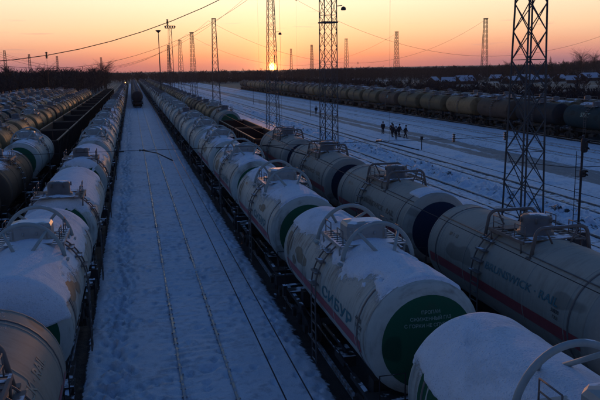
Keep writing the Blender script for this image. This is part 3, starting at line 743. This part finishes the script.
# diesel locomotive at the head of the left train
def loco(x, y):
    root = empty('diesel_locomotive', (x, y, 0)); tag(root, 'small distant locomotive with one orange headlamp lit at the head of the left train', 'locomotive')
    mb = MB(); mb.box(-1.5, 1.5, -8, 8, 1.3, 1.6); mb.box(-1.1, 1.1, -7.6, 3.2, 1.6, 3.9); mb.box(-1.0, 1.0, -7.5, 3.1, 3.9, 4.05); mb.box(-1.5, 1.5, 3.2, 6.2, 1.6, 4.4); mb.box(-1.1, 1.1, 6.2, 7.6, 1.6, 3.0); mb.build('body', 'loco_green', root)
    mb = MB(); mb.lathe([(1.45, 3.0), (1.2, 3.2), (.001, 3.3)], 'z', (0, 4.7, 1.3), 12); mb.build('cab_roof', 'loco_green', root)
    for q in (-1, 1): mb = MB(); mb.box(q*.7-.4, q*.7+.4, 3.16, 3.198, 3.3, 4.1); mb.build('window', 'window_dark', root)
    mb = MB(); mb.lathe([(.001, -.05), (.22, -.04), (.26, .25), (.001, .25)], 'y', (.2, -7.8, 4.65), 12); mb.build('headlamp', 'headlamp_light', root)
    bogies(root, 1, (-5, 5))
loco(TRK['L1']+.1, yc+34)
# train L2
L2 = [('oil_brown', 47.0, .55, 0, 'brownish snow-dusted tank wagon at the left edge in front of a green-ended one'),
      ('gas', 61.5, .62, 0, 'tank wagon with large green end and orange-lit flank at the left, before the open wagons')]
for i, (st, y, sn, do, lb) in enumerate(L2): wagon(st, TRK['L2'], y, sn, 0, lb, 'tank wagons in front of the black open wagons', headsnow=[.5, .25][i])
wagon('oil_brown', TRK['L2'], 34.5, .3, 1, 'dark tank wagon just outside the left edge behind the brownish one', 'tank wagons in front of the black open wagons')
for i in range(16):
    gondola(TRK['L2'], 75.2+13.9*i, 'gondola_dark', 0 if i < 4 else 2, '%s black open wagon behind the green-ended tank wagon on the left' % ORD[i] , 'black open wagons in the left yard', heaps=3 if i < 6 else 0)
# trains L3...: tan and mixed wagons
for i in range(14):
    st = 'oil_white' if i == 0 else rnd.choice(['oil_tan', 'oil_tan', 'oil_brown', 'gas_tan'])
    st = {0: 'gas_tan', 1: 'oil_tan', 2: 'oil_tan'}.get(i, st)
    lb = {0: 'tan tank wagon with dark green end starting the long tan row at left'}.get(i, '%s wagon of the long tan row beyond the black open wagons' % num(min(i, 15)))
    wagon(st, TRK['L3'], 64+P_*i, .18+.25*rnd.random(), 1 if i < 5 else 2, lb, 'long row of tan tank wagons beyond the black open wagons', headsnow=.05)
rows = [('L4', 78, 14, ['gas', 'oil_brown', 'oil_tan', 'oil_teal', 'oil_brown']), ('L5', 82, 15, ['oil_teal', 'gas', 'oil_dark', 'oil_brown']), ('L6', 100, 14, ['oil_brown', 'oil_dark', 'oil_grey', 'oil_teal']), ('L7', 112, 13, ['oil_dark', 'oil_brown', 'oil_grey'])]
rown = ['first', 'second', 'third', 'fourth']
for ri, (n, y0, cnt, sts) in enumerate(rows):
    for i in range(cnt):
        st = 'oil_teal' if (n == 'L4' and i == 0) else rnd.choice(sts)
        wagon(st, TRK[n], y0+P_*i, rnd.uniform(.05, .62), 1 if (ri == 0 and i < 2) else 2, '%s wagon of the %s mixed row beyond the long tan row' % (num(i), rown[ri]), 'mixed tank wagons crowded in the left yard')
# trains R
rr = [('R1', 43, 28, ['oil_olive', 'oil_tan', 'oil_brown', 'oil_olive']), ('R2', 60, 25, ['oil_olive', 'oil_brown', 'oil_tan']), ('R3', 72, 21, ['oil_beige', 'oil_olive', 'oil_brown'])]
for ri, (n, y0, cnt, sts) in enumerate(rr):
    for i in range(cnt):
        st = rnd.choice(sts)
        if ri == 0: st = {0: 'oil_teal', 1: 'oil_dark', 2: 'oil_teal', 3: 'oil_teal', 4: 'oil_dark', 5: 'oil_brown', 6: 'oil_tan', 7: 'oil_olive', 8: 'oil_olive', 9: 'oil_brown', 10: 'oil_olive'}.get(i, st)
        where = ['front row of the far right train', 'second row behind the far right train', 'rearmost row behind the far right train'][ri]
        lb = ('%s wagon in the %s' % (num(i) if i < 16 else 'small distant', where)) if i < 16 else 'small distant wagon in the %s' % where
        W = wagon(st, TRK[n], y0+P_*i, rnd.uniform(.3, .55) if ri else rnd.uniform(.05, .3), 1 if (ri == 0 and i < 9) else 2, lb, 'tank wagons in the %s' % where+('' if i < 16 else ', farther part'), headsnow=.05)
        if ri == 0 and i == 3: side_text('SFAT', .75, -1, 1.2, 5, 'text_white', W)
        if ri == 0 and i == 9: link('emblem', stripe_mb(-1, 4, 26, -1.2, -.4).mesh('emblem', 'text_teal'), W)

# ------------------------------------------------------------------ lattice masts
def mast(x, y, H, w0, w1, label, group, rz=0.0, lod=0, hw=.05, collar=None, lamp=None):
    root = empty('lattice_mast', (x, y, float(terrain(np.array(x), np.array(y)))), rz); tag(root, label, 'lattice mast', group)
    cs = [(-1, -1), (1, -1), (1, 1), (-1, 1)]
    wid = lambda z: (w0+(w1-w0)*z/H)/2
    if lod == 0:
        for cx, cy in cs: mb = MB(); mb.tube([(cx*w0/2, cy*w0/2, -.1), (cx*w1/2, cy*w1/2, H)], hw, 4); mb.build('leg', 'lattice_steel', root)
    mb = MB()
    if lod:
        for cx, cy in cs: mb.tube([(cx*w0/2, cy*w0/2, -.1), (cx*w1/2, cy*w1/2, H)], hw, 4)
    z = .3; zs = [z]
    while z < H-.3: z += wid(z)*2*1.2; zs.append(min(z, H-.05))
    for a, b in zip(zs, zs[1:]):
        for j in range(4):
            (x0, y0), (x1, y1) = cs[j], cs[(j+1) % 4]; wa, wb = wid(a), wid(b)
            mb.tube([(x0*wa, y0*wa, a), (x1*wb, y1*wb, b)], hw*.55, 4, caps=False); mb.tube([(x1*wa, y1*wa, a), (x0*wb, y0*wb, b)], hw*.55, 4, caps=False)
            if lod == 0 and abs(b-zs[3*(zs.index(b)//3)]) < 1e-6: mb.tube([(x0*wb, y0*wb, b), (x1*wb, y1*wb, b)], hw*.45, 4, caps=False)
    mb.build('lattice', 'lattice_steel', root)
    mb = MB(); mb.box(-w1/2-.12, w1/2+.12, -w1/2-.12, w1/2+.12, H, H+.15); mb.build('cap', 'lattice_steel', root)
    if lod == 0: mb = MB(); mb.box(-w0/2-.35, w0/2+.35, -w0/2-.35, w0/2+.35, -.3, .12); mb.build('footing', 'snow_heap', root)
    if collar:
        mb = MB(); q = wid(collar)+.06
        for a, b in (((-q, -q), (q, -q)), ((q, -q), (q, q)), ((q, q), (-q, q)), ((-q, q), (-q, -q))): mb.tube([(*a, collar), (*b, collar)], .09, 4)
        mb.build('collar', 'lattice_steel', root)
    if lamp:
        mb = MB(); q = wid(lamp); mb.tube([(q, -q, lamp+.2), (q+.5, -q-.2, lamp+.25)], .04, 5); mb.lathe([(.06, .15), (.22, .05), (.26, -.15), (.2, -.2), (.001, -.2)], 'z', (q+.6, -q-.25, lamp), 10); mb.build('lamp', 'lattice_steel', root)
    return root
mast(19.0, 32.0, 24.7, 1.48, .62, 'tallest nearest lattice mast rising behind the large beige-grey tank wagon', None, R(9), hw=.047)
mast(18.9, 68.5, 23, 1.38, 1.22, 'thick straight lattice mast with a collar and a small lamp, left of the nearest mast', None, R(8), hw=.05, collar=14.0, lamp=15.3)
mast(20.7, 107, 23, 1.75, .72, 'slender lattice mast with a bracket standing in front of the setting sun', None, R(6), hw=.052, lamp=14.9)
for i, (x, y, lb) in enumerate([(20.3, 178, 'lattice mast left of the setting sun, tallest of those beyond it'), (20.0, 240, 'lattice mast second to the left of the sun beyond the tan tank wagons'),
                 (19.8, 296, 'small lattice mast just right of the floodlight mast'), (18.2, 355, 'small lattice mast partly behind the floodlight mast'),
                 (92, 177, 'tallest lattice mast beyond the far right train'), (91, 240, 'lattice mast beyond the far right train near the snowy roofs'),
                 (89, 294, 'lattice mast beyond the far right train just right of the thick straight mast'), (91.8, 365, 'small lattice mast between the sun and the thick straight mast'),
                 (95.2, 430, 'tiny lattice mast just right of the sun'), (-57.5, 365, 'lattice mast at the far left edge of the wood'), (-56, 438, 'lattice mast second from the left edge above the wood'),
                 (-46, 492, 'lattice mast third from the left edge above the wood'), (-20.5, 543, 'lattice mast above the wood just left of the round-topped tree')]):
    mast(x, y, 22 if x > -20 else 20.5, 2.0, .8, lb, 'distant lattice masts', R(20*i), lod=1, hw=.062 if y < 320 else .08)
def flood_mast(x, y, H, wd, label):
    root = empty('floodlight_mast', (x, y, 0)); tag(root, label, 'floodlight mast'); mb = MB()
    for q in (-1, 1): mb.tube([(q*.9, 0, 0), (q*.5, 0, H)], .13, 5)
    for i in range(14):
        a, b = H*i/14, H*(i+1)/14; wa, wb = .9-.4*i/14, .9-.4*(i+1)/14; s = 1 if i % 2 else -1; mb.tube([(s*wa, 0, a), (-s*wb, 0, b)], .07, 4)
    mb.build('post', 'lattice_steel', root); mb = MB(); mb.box(-wd/2, wd/2, -.3, .3, H, H+.25); mb.tube([(-wd/2, 0, H+1.2), (wd/2, 0, H+1.2)], .07, 4); mb.build('crossbar', 'lattice_steel', root)
    for i in range(5): mb = MB(); mb.lathe([(.2, .3), (.42, -.3), (.001, -.35)], 'y', ((i-2)*wd/4.4, -.3, H+.65), 8); mb.build('floodlight', 'lattice_steel', root)
flood_mast(17.5, 320, 28.0, 4.4, 'floodlight mast with wide crossbar of lamps left of the lattice masts')
root = empty('lamp_post', (9.8, 252, 0)); tag(root, 'slim single lamp post left of the floodlight mast', 'lamp post')
mb = MB(); mb.tube([(0, 0, 0), (0, 0, 22.8)], .22, 6, r1=.12); mb.build('post', 'lattice_steel', root); mb = MB(); mb.lathe([(.15, 0), (.9, .7), (.9, .9), (.001, 1.0)], 'z', (0, 0, 22.6), 10); mb.build('lamp_head', 'lattice_steel', root)

# ------------------------------------------------------------------ wires
def wire(name, pts, r, label, cat, group=None, m='cable_steel'):
    mb = MB(); mb.tube(pts, r, 5); return tag(mb.build(name, m), label, cat, group)
def insul(p, parent, s=1.0, axis='x'):
    mb = MB(); pr = []
    for i in range(5): pr += [(.03*s, (-.2+i*.09)*s), (.10*s, (-.17+i*.09)*s), (.03*s, (-.13+i*.09)*s)]
    mb.lathe(pr, axis, p, 8); mb.build('insulator', 'insulator_glass', parent)
def span(y, x0, x1, xm, zm, z_end, r, label, hang=(), zlow=6.1):
    kk = (z_end-zm)/max((x1-xm)**2, (x0-xm)**2); f = lambda x: zm+(z_end-zm)*((x-xm)/((x1 if x > xm else x0)-xm))**2
    o = wire('span_cable', [(x0+(x1-x0)*i/40, y, f(x0+(x1-x0)*i/40)) for i in range(41)], r, label, 'cable', 'sagging cables hung across the yard')
    for hx in hang:
        insul((hx, y, f(hx)), o, .62 if y < 50 else 1.2, 'z')
        mb = MB(); mb.tube([(hx, y, f(hx)), (hx, y, zlow)], r*.30, 4); mb.build('hanger', 'cable_steel', o)
    return f
span(32, -33.5, 18.9, -7.0, 10.0, 24.4, .017, 'thick dark cable sweeping up from the upper left edge across the sky', hang=(-3.4, 1.65, 6.6, 11.8))
span(68.5, -33.5, 18.9, -7.0, 10.0, 22.5, .015, 'thin cable rising to the thick straight lattice mast from the left', hang=(12,))
span(107, -33.5, 19.8, -7.0, 10.0, 22.6, .017, 'thin cable rising from the left to the mast in front of the sun')
span(107, 19.8, 95, 57, 11.2, 22.6, .018, 'thin cable falling to the right from the mast in front of the sun', hang=(24.6, 84), zlow=7.5)
span(178, -45, 19, -8, 10.5, 21.6, .022, 'far sagging cable left of the mast nearest left of the sun'); span(178, 19, 92, 57, 11, 21.6, .024, 'far sagging cable falling left from the tallest mast beyond the right train', hang=(57,), zlow=7.5)
span(240, 18.5, 91, 55, 11, 21.6, .024, 'faint sagging cable between the far masts right of the sun'); span(240, -50, 18.5, -10, 10.5, 21.6, .024, 'faint sagging cable between the far masts left of the sun')
# lower cross wire at the nearest mast with its steady arms
o = wire('cross_wire', [(-34, 31.5, 6.9), (-20, 31.5, 6.45), (-5, 31.5, 6.2), (18.4, 31.5, 6.15)], .011, 'thin horizontal wire crossing above the tracks at the nearest mast', 'cable')
for hx in (-5.6, -.6, 3.6, 9.0, 14.9, 17.6): insul((hx, 31.5, 6.17), o, .5 if hx < 14 else .95, 'x' if hx < 14 else 'z')
wire('cross_wire', [(18.0, 31.8, 4.9), (19.6, 29.2, 4.85), (30, 28.0, 4.8)], .016, 'thin wire from the nearest mast to the signal post on the right', 'cable')
def steady(xa, xb, y, label):
    root = empty('steady_arm', (xb, y, 6.1)); tag(root, label, 'steady arm', 'steady arms holding the contact wires')
    d = xa-xb; mb = MB(); mb.tube([(d, .6, .08), (d+.62, .2, .02), (0.0, -3.0, 0.0)] if False else [(d, .5, .06), (d*.45, -.5, 0.02), (0, -3.2, 0)], .026, 6); mb.build('arm', 'cable_steel', root)
    insul((d, .5, .06), root, .65)
for xa, xb, lb in ((.28, 1.40, 'bent dark steady arm over the empty track'), (5.75, 6.75, 'bent dark steady arm over the snow-topped train on the right'), (11.2, 11.7, 'bent dark steady arm in front of the walking people')):
    steady(xa, xb, 31.3, lb)
for x, lb in ((1.40, 'over the empty track'), (6.75, 'over the snow-topped train on the right'), (11.7, 'over the second train on the right')):
    wire('contact_wire', [(x, -4, 6.1), (x, 28.1, 6.1), (x+.4, 68, 6.1), (x, 107, 6.1), (x+.3, 178, 6.1), (x, 300, 6.1)], .0085, 'dark contact wire running away '+lb, 'contact wire', 'contact wires along the tracks')
wire('carrier_wire', [(1.65, -4, 6.14), (1.65, 28.1, 6.14), (1.95, 68, 6.2), (1.6, 107, 6.2), (1.9, 178, 6.2)], .008, 'second dark wire beside the contact wire over the empty track', 'cable')

# ------------------------------------------------------------------ signal post and small posts
root = empty('railway_signal', (20.1, 28.9, 0)); tag(root, 'dark signal post with two hooded heads at the right edge behind the beige-grey tank wagon', 'railway signal')
mb = MB(); mb.tube([(0, 0, 0), (0, 0, 6.35)], .055, 10); mb.build('post', 'frame_steel', root)
mb = MB(); mb.box(-.35, .35, -.3, .3, 0, 1.75); mb.box(-.4, .4, -.35, .35, 1.75, 1.82); mb.build('relay_box', 'frame_steel', root)
for z, wdt, hh in ((5.9, .16, .34), (4.6, .15, .18)):
    mb = MB(); mb.lathe([(.001, -hh), (wdt*.8, -hh+.03), (wdt, -hh*.6), (wdt, hh*.6), (wdt*.8, hh-.03), (.001, hh)], 'z', (-.02, -.16, z), 12)
    for q in (-.45, .45): mb.lathe([(.10, -.42), (.10, -.2)], 'y', (-.02, 0, z+q*hh), 10, a0=0, a1=math.pi)
    h = mb.build('signal_head', 'frame_steel', root)
mb = MB()
for q in (-.16, .16): mb.tube([(q, .2, .2), (q, .2, 5.6)], .018, 4)
for i in range(17): mb.tube([(-.16, .2, .5+i*.3), (.16, .2, .5+i*.3)], .014, 4)
mb.build('ladder', 'frame_steel', root)
for i, (x, y, h, lb) in enumerate([(35.5, 143, 3.8, 'thin post on the snow left of the walking people'), (32.8, 78, 1.6, 'short thin marker post right of the walking people'), (34.0, 205, 4.0, 'thin distant post by the glinting road')]):
    root = empty('marker_post', (x, y, 0)); tag(root, lb, 'marker post', 'thin marker posts on the snow'); mb = MB(); mb.tube([(0, 0, -.1), (0, 0, h)], .05, 6); mb.build('post', 'frame_steel', root)
    mb = MB(); mb.box(-.16, .16, -.05, .05, h-.35, h); mb.build('plate', 'frame_steel', root)

# ------------------------------------------------------------------ people
def skinned(name, joints, edges, m, lvl=1):
    me = bpy.data.meshes.new(name); me.from_pydata([j[:3] for j in joints], edges, []); o = bpy.data.objects.new(name, me); COL.objects.link(o)
    md = o.modifiers.new('s', 'SKIN'); md.use_smooth_shade = True
    for i, j in enumerate(joints): v = me.skin_vertices[0].data[i]; v.radius = (j[3], j[4] if len(j) > 4 else j[3]); v.use_root = i == 0
    sb = o.modifiers.new('d', 'SUBSURF'); sb.levels = sb.render_levels = lvl
    bpy.context.view_layer.update(); dg = bpy.context.evaluated_depsgraph_get(); nm = bpy.data.meshes.new_from_object(o.evaluated_get(dg)); bpy.data.objects.remove(o)
    nm.materials.clear(); nm.materials.append(M[m]); return nm
def figure(pose, coat):
    st = .26 if pose == 'walk' else .05; lean = .05 if pose == 'walk' else 0
    J = [(0, 0, .95, .13, .10), (0, lean, 1.2, .14, .10), (0, lean*1.5, 1.42, .16, .09), (0, lean*1.6, 1.52, .055), (0, lean*2, 1.64, .085, .095), (0, lean*2, 1.75, .07)]
    E = [(0, 1), (1, 2), (2, 3), (3, 4), (4, 5)]
    for q in (-1, 1):
        b = len(J); d = st*q; J += [(q*.10, 0, .90, .085), (q*.11, d*.55+.04, .50, .06), (q*.11, d, .09, .045), (q*.12, d+.16, .05, .04)]; E += [(0, b), (b, b+1), (b+1, b+2), (b+2, b+3)]
        b = len(J); J += [(q*.20, lean*1.5, 1.40, .06), (q*.27, -d*.5, 1.13, .045), (q*.26, -d*.8+.10, .90, .032), (q*.255, -d*.8+.14, .80, .030)]; E += [(2, b), (b, b+1), (b+1, b+2), (b+2, b+3)]
    body = skinned('person', J, E, 'skin')
    C = [(0, 0, .72, .24, .19), (0, lean, 1.15, .22, .18), (0, lean*1.5, 1.42, .22, .15), (0, lean*1.6, 1.50, .10)]; CE = [(0, 1), (1, 2), (2, 3)]
    for q in (-1, 1):
        b = len(C); d = st*q; C += [(q*.21, lean*1.5, 1.40, .085), (q*.28, -d*.5, 1.13, .07), (q*.265, -d*.8+.09, .92, .06)]; CE += [(2, b), (b, b+1), (b+1, b+2)]
    coatm = skinned('coat', C, CE, coat)
    T = [(0, 0, .92, .15, .12)]; TE = []
    for q in (-1, 1):
        b = len(T); d = st*q; T += [(q*.10, 0, .84, .105), (q*.11, d*.55+.04, .50, .08), (q*.11, d, .13, .065)]; TE += [(0, b), (b, b+1), (b+1, b+2)]
    trm = skinned('trousers', T, TE, 'trousers')
    mb = MB(); mb.lathe([(.115, 1.66), (.125, 1.72), (.11, 1.80), (.05, 1.85), (.001, 1.86)], 'z', (0, lean*2, 0), 12); hm = mb.mesh('hat', 'coat_dark')
    mb = MB()
    for q in (-1, 1): d = st*q; mb.box(q*.12-.055, q*.12+.055, d-.08, d+.22, -.0, .11)
    bm_ = mb.mesh('boots', 'trousers')
    return body, coatm, trm, hm, bm_
FIG = {(p, c): figure(p, c) for p in ('walk', 'stand') for c in ('coat_dark', 'coat_rust')}
for i, (x, y, pose, coat, rz, lb) in enumerate([
    (36.0, 100.3, 'stand', 'coat_dark', 2.6, 'person in dark coat standing alone at the left of the group'),
    (36.4, 97.6, 'walk', 'coat_rust', 2.9, 'person in rust-coloured coat second from the left of the group'),
    (35.6, 95.2, 'walk', 'coat_dark', 3.3, 'person in dark coat close beside the one in the rust-coloured coat'),
    (34.6, 91.2, 'stand', 'coat_dark', 3.1, 'person in dark clothes nearest to the camera in the middle of the group'),
    (36.5, 95.0, 'walk', 'coat_dark', 3.6, 'person in dark coat second from the right of the group, mid-stride'),
    (36.5, 92.6, 'walk', 'coat_dark', 4.0, 'person in dark clothes rightmost in the group'),
    (38.8, 151, 'walk', 'coat_dark', 2.9, 'lone person walking on the road left of the thick straight mast')]):
    b_, c1, t1, h1, bt = FIG[(pose, coat)]
    p = link('person', b_, None, (x, y, -.04), rz); tag(p, lb, 'person', 'people walking across the snow')
    link('coat', c1, p); link('trousers', t1, p); link('hat', h1, p); link('boots', bt, p)

# ------------------------------------------------------------------ woods, trees, houses
def twig_tree(mb, x, y, z0, h, r, rn, n=26, low=False):
    w_ = h*.02+.05
    mb.tube([(x, y, z0-.3), (x+rn.uniform(-.3, .3), y, z0+h*.92)], w_, 3, caps=False, r1=w_*.2)
    for i in range(n):
        a = rn.uniform(0, 2*math.pi); t0 = rn.uniform(.08 if low else .25, .9); l = r*rn.uniform(.4, 1.1)*(1.15-t0*.6)
        bz = z0+h*t0; tip = (x+math.cos(a)*l, y+math.sin(a)*l*.6, bz+l*rn.uniform(.3, 1.1)); ww = rn.uniform(.04, .10)*(h/10)
        q = len(mb.v); mb.v += [(x, y, bz-ww), (x, y, bz+ww), tip, (tip[0]+rn.uniform(-.5, .5), tip[1], tip[2]+rn.uniform(-.2, .6))]; mb.face((q, q+1, q+3, q+2))
        for _ in range(3):
            s = rn.uniform(.4, 1); px, py, pz = x+(tip[0]-x)*s, y+(tip[1]-y)*s, bz+(tip[2]-bz)*s
            q = len(mb.v); e = rn.uniform(.4, 1.1)*r*.35; b2 = rn.uniform(0, 6.28)
            mb.v += [(px, py, pz), (px+.12, py, pz+.05), (px+math.cos(b2)*e, py+math.sin(b2)*e, pz+e*rn.uniform(.2, 1.2))]; mb.face((q, q+1, q+2))
def wood(pts, label, hr, n=26, rs=.36, m='twigs', low=False):
    rn = random.Random(len(pts)); mb = MB()
    for x, y in pts:
        h = rn.uniform(*hr); twig_tree(mb, x, y, float(terrain(np.array(x), np.array(y))), h, h*rs, rn, n, low)
    tag(mb.build('woodland', m), label, 'wood', kind='stuff')
rn = random.Random(5)
# left wood behind the yard
pts = [(rn.uniform(-190, -42)-.0*0, rn.uniform(170, 330)) for _ in range(420)] + [(-42-abs(rn.gauss(0, 14)), rn.uniform(95, 360)) for _ in range(420)]
pts = [(x, y) for x, y in pts if x > -y*.42-15]
wood(pts, 'dark leafless wood behind the left part of the yard', (5.5, 9.0), 30, .42, low=True)
wood([(rn.uniform(-150, -16), rn.uniform(330, 560)) for _ in range(650)], 'dark wood along the horizon on the left', (8.5, 12.0), 26, .42, low=True)
wood([(rn.uniform(-200, 330), rn.uniform(690, 960)) for _ in range(1500)], 'far dark wood along the horizon across the tracks', (6.5, 9.6), 20, .55, low=True)
wood([(rn.uniform(12, 80), rn.uniform(560, 640)) for _ in range(160)], 'low dark scrub where the tracks end', (2.5, 5.0), 20, .6, low=True)
# right woods
pts = []
for _ in range(1150):
    y = rn.uniform(60, 640); x = 84+abs(rn.gauss(0, 17)); pts.append((x, y))
wood(pts, 'dark scrub behind the far right train', (2.2, 4.6), 26, .55, low=True)
wood([(rn.uniform(330, 620), rn.uniform(500, 800)) for _ in range(800)], 'dark wood on the rise behind the village, right part', (7.5, 10.0), 24, .5, low=True)
wood([(rn.uniform(170, 380), rn.uniform(560, 800)) for _ in range(800)], 'dark wood behind the village, left part', (7.5, 10.3), 22, .5, low=True)
wood([(rn.uniform(150, 480), rn.uniform(200, 560)) for _ in range(420)], 'scattered bare trees among the village houses', (3.5, 6.0), 24, .5, low=True)
def tree(x, y, h, r, label, kind='bare', group=None):
    z0 = float(terrain(np.array(x), np.array(y))); root = empty('tree', (x, y, z0)); tag(root, label, 'tree', group); rn = random.Random(int(x*7+y))
    mb = MB(); mb.tube([(0, 0, -.3), (.1, 0, h*.45), (0, .1, h*.9)], h*.025, 6, r1=.03); mb.build('trunk', 'bark', root)
    mb = MB()
    if kind == 'bare':
        for i in range(150):
            a = rn.uniform(0, 6.28); t0 = rn.uniform(.25, .85); L = r*rn.uniform(.5, 1.1); tx, ty = math.cos(a)*L, math.sin(a)*L; tz = h*t0+L*rn.uniform(.4, 1)
            mb.tube([(0, 0, h*t0), (tx*.5, ty*.5, h*t0+(tz-h*t0)*.6), (tx, ty, tz)], .07, 3, caps=False, r1=.02)
            for j in range(7):
                s = rn.uniform(.35, 1); px, py, pz = tx*s, ty*s, h*t0+(tz-h*t0)*s; b2 = rn.uniform(0, 6.28); e = rn.uniform(.3, .9)*r*.35
                mb.tube([(px, py, pz), (px+math.cos(b2)*e, py+math.sin(b2)*e, pz+e*rn.uniform(.2, 1))], .03, 3, caps=False, r1=.01)
        mb.build('crown', 'twigs', root)
    else:
        for i in range(420):
            t0 = rn.uniform(.1, 1); a = rn.uniform(0, 6.28); L = r*(1.05-t0)*rn.uniform(.5, 1.1); q = len(mb.v); z = h*t0
            mb.v += [(0, 0, z+.1), (math.cos(a-.2)*L, math.sin(a-.2)*L, z-L*.35), (math.cos(a)*L*1.15, math.sin(a)*L*1.15, z-L*.2), (math.cos(a+.2)*L, math.sin(a+.2)*L, z-L*.35)]; mb.face((q, q+1, q+2, q+3))
        mb.build('crown', 'needles', root)
tree(-14, 420, 15.5, 6.0, 'round-topped bare tree just left of the tracks on the horizon'); tree(-21, 432, 12.5, 5.0, 'lower bare tree beside the round-topped one', )
tree(-54, 300, 14.5, 4.5, 'tall bare tree with open branches above the wood on the left'); tree(-50, 318, 13, 4, 'thin bare tree right of the tall open one on the left'); tree(-36, 330, 12, 4.5, 'bare tree with a rounded top above the wood, middle left')
for x, y, h, r, kd, lb in ((352, 558, 18, 4.2, 'fir', 'taller pointed fir right of the nearest mast'), (360, 551, 15, 4, 'fir', 'shorter pointed fir right of the taller one'), (372, 556, 11.5, 3, 'fir', 'small fir just right of the pair of firs on the horizon'),
      (312, 558, 13, 5, 'bare', 'dark bushy tree just behind the nearest mast on the horizon'), (390, 570, 19, 10, 'bare', 'large spreading bare tree near the right edge on the horizon'), (404, 571, 17, 7, 'bare', 'spreading bare tree at the right edge of the picture'),
      (307, 580, 13, 3.2, 'fir', 'fir left of the nearest mast on the horizon'), (268, 478, 10, 4, 'bare', 'bare tree beside the leftmost snowy roofs')):
    tree(x, y, h, r, lb, kd)
def house(x, y, w_, d_, hw, hr, rz, label):
    z0 = float(terrain(np.array(x), np.array(y))); root = empty('village_house', (x, y, z0), rz); tag(root, label, 'house', 'snow-roofed houses on the rise')
    mb = MB(); mb.box(-w_/2, w_/2, -d_/2, d_/2, -1, hw)
    for s in (-1, 1): q = len(mb.v); mb.v += [(s*w_/2, -d_/2, hw), (s*w_/2, d_/2, hw), (s*w_/2, 0, hw+hr)]; mb.face((q, q+1, q+2))
    mb.build('wall', 'house_wall', root)
    mb = MB(); ov = .5
    for s in (-1, 1):
        e = (d_/2+ov); zz = hw-ov*hr/(d_/2); q = len(mb.v)
        mb.v += [(-w_/2-ov, s*e, zz), (w_/2+ov, s*e, zz), (w_/2+ov, 0, hw+hr), (-w_/2-ov, 0, hw+hr), (-w_/2-ov, s*e, zz+.3), (w_/2+ov, s*e, zz+.3), (w_/2+ov, 0, hw+hr+.3), (-w_/2-ov, 0, hw+hr+.3)]
        for f in ((0, 1, 2, 3), (4, 5, 6, 7), (0, 1, 5, 4), (1, 2, 6, 5), (3, 0, 4, 7)): mb.face([q+i for i in f])
    rf = mb.build('roof', 'roof_snow', root)
    mb = MB(); mb.box(-.35, .35, -.35, .35, hw+hr*.5, hw+hr+1.0); mb.build('chimney', 'house_wall', rf, (w_*.2, .8, 0))
    for q in (-1, 1): mb = MB(); mb.box(q*w_*.25-.5, q*w_*.25+.5, -d_/2-.04, -d_/2+.0, .9, 2.1); mb.build('window', 'window_dark', root)
HS_ = [(.438, 430, 10, 8, .3, 'leftmost small snow-roofed house in the village beyond the far right train'), (.462, 400, 12, 9, -.2, 'snow-roofed house just left of the tallest mast beyond the far right train'),
       (.487, 385, 13, 10, .1, 'broad snow-roofed house just right of the leftmost ones in the village'), (.512, 440, 9, 8, .5, 'small snow-roofed house directly behind the tallest far mast'),
       (.540, 400, 12, 9, -.4, 'snow-roofed house halfway between the far mast and the nearest mast'), (.566, 370, 14, 11, .15, 'snow-roofed house seen through the left legs of the nearest mast'),
       (.590, 335, 15, 12, .25, 'largest bluish snow roof seen through the nearest mast'), (.618, 390, 12, 9, -.1, 'snow-roofed house just right of the nearest mast'),
       (.648, 430, 12, 9, .2, 'snow-roofed house below the pair of pointed firs'), (.672, 380, 11, 9, -.3, 'small snow-roofed house between the firs and the right edge'),
       (.700, 345, 15, 11, .1, 'broad snow-roofed house near the right edge of the picture'), (.722, 400, 12, 9, .4, 'snow-roofed house cut by the right edge of the picture')]
for r_, y, a, b_, rz, lb in HS_: y += rn.uniform(-30, 60); k_ = .82 if 'largest' in lb or 'broad' in lb else .58; house(r_*y, y, a*k_, b_*k_, 2.0, 3.3*k_, rz*2.2, lb)
house(-38.5, 176, 12, 7, 3, 2.4, 1.2, 'lone snow-roofed shed at the far end of the left yard')

# ------------------------------------------------------------------ evening haze
hz = MB(); hz.box(-3000, 3600, -120, 5000, -2.5, 90)
hm = bpy.data.materials.new('haze'); hm.use_nodes = True; hn = hm.node_tree; hn.nodes.clear()
pv = hn.nodes.new('ShaderNodeVolumePrincipled'); ho = hn.nodes.new('ShaderNodeOutputMaterial'); hn.links.new(pv.outputs[0], ho.inputs[1])
pv.inputs['Color'].default_value = (.9, .9, .92, 1); pv.inputs['Density'].default_value = .00006; pv.inputs['Anisotropy'].default_value = .5
M['haze'] = hm; tag(hz.build('haze', 'haze'), 'thin evening haze over the yard', 'haze', kind='stuff')
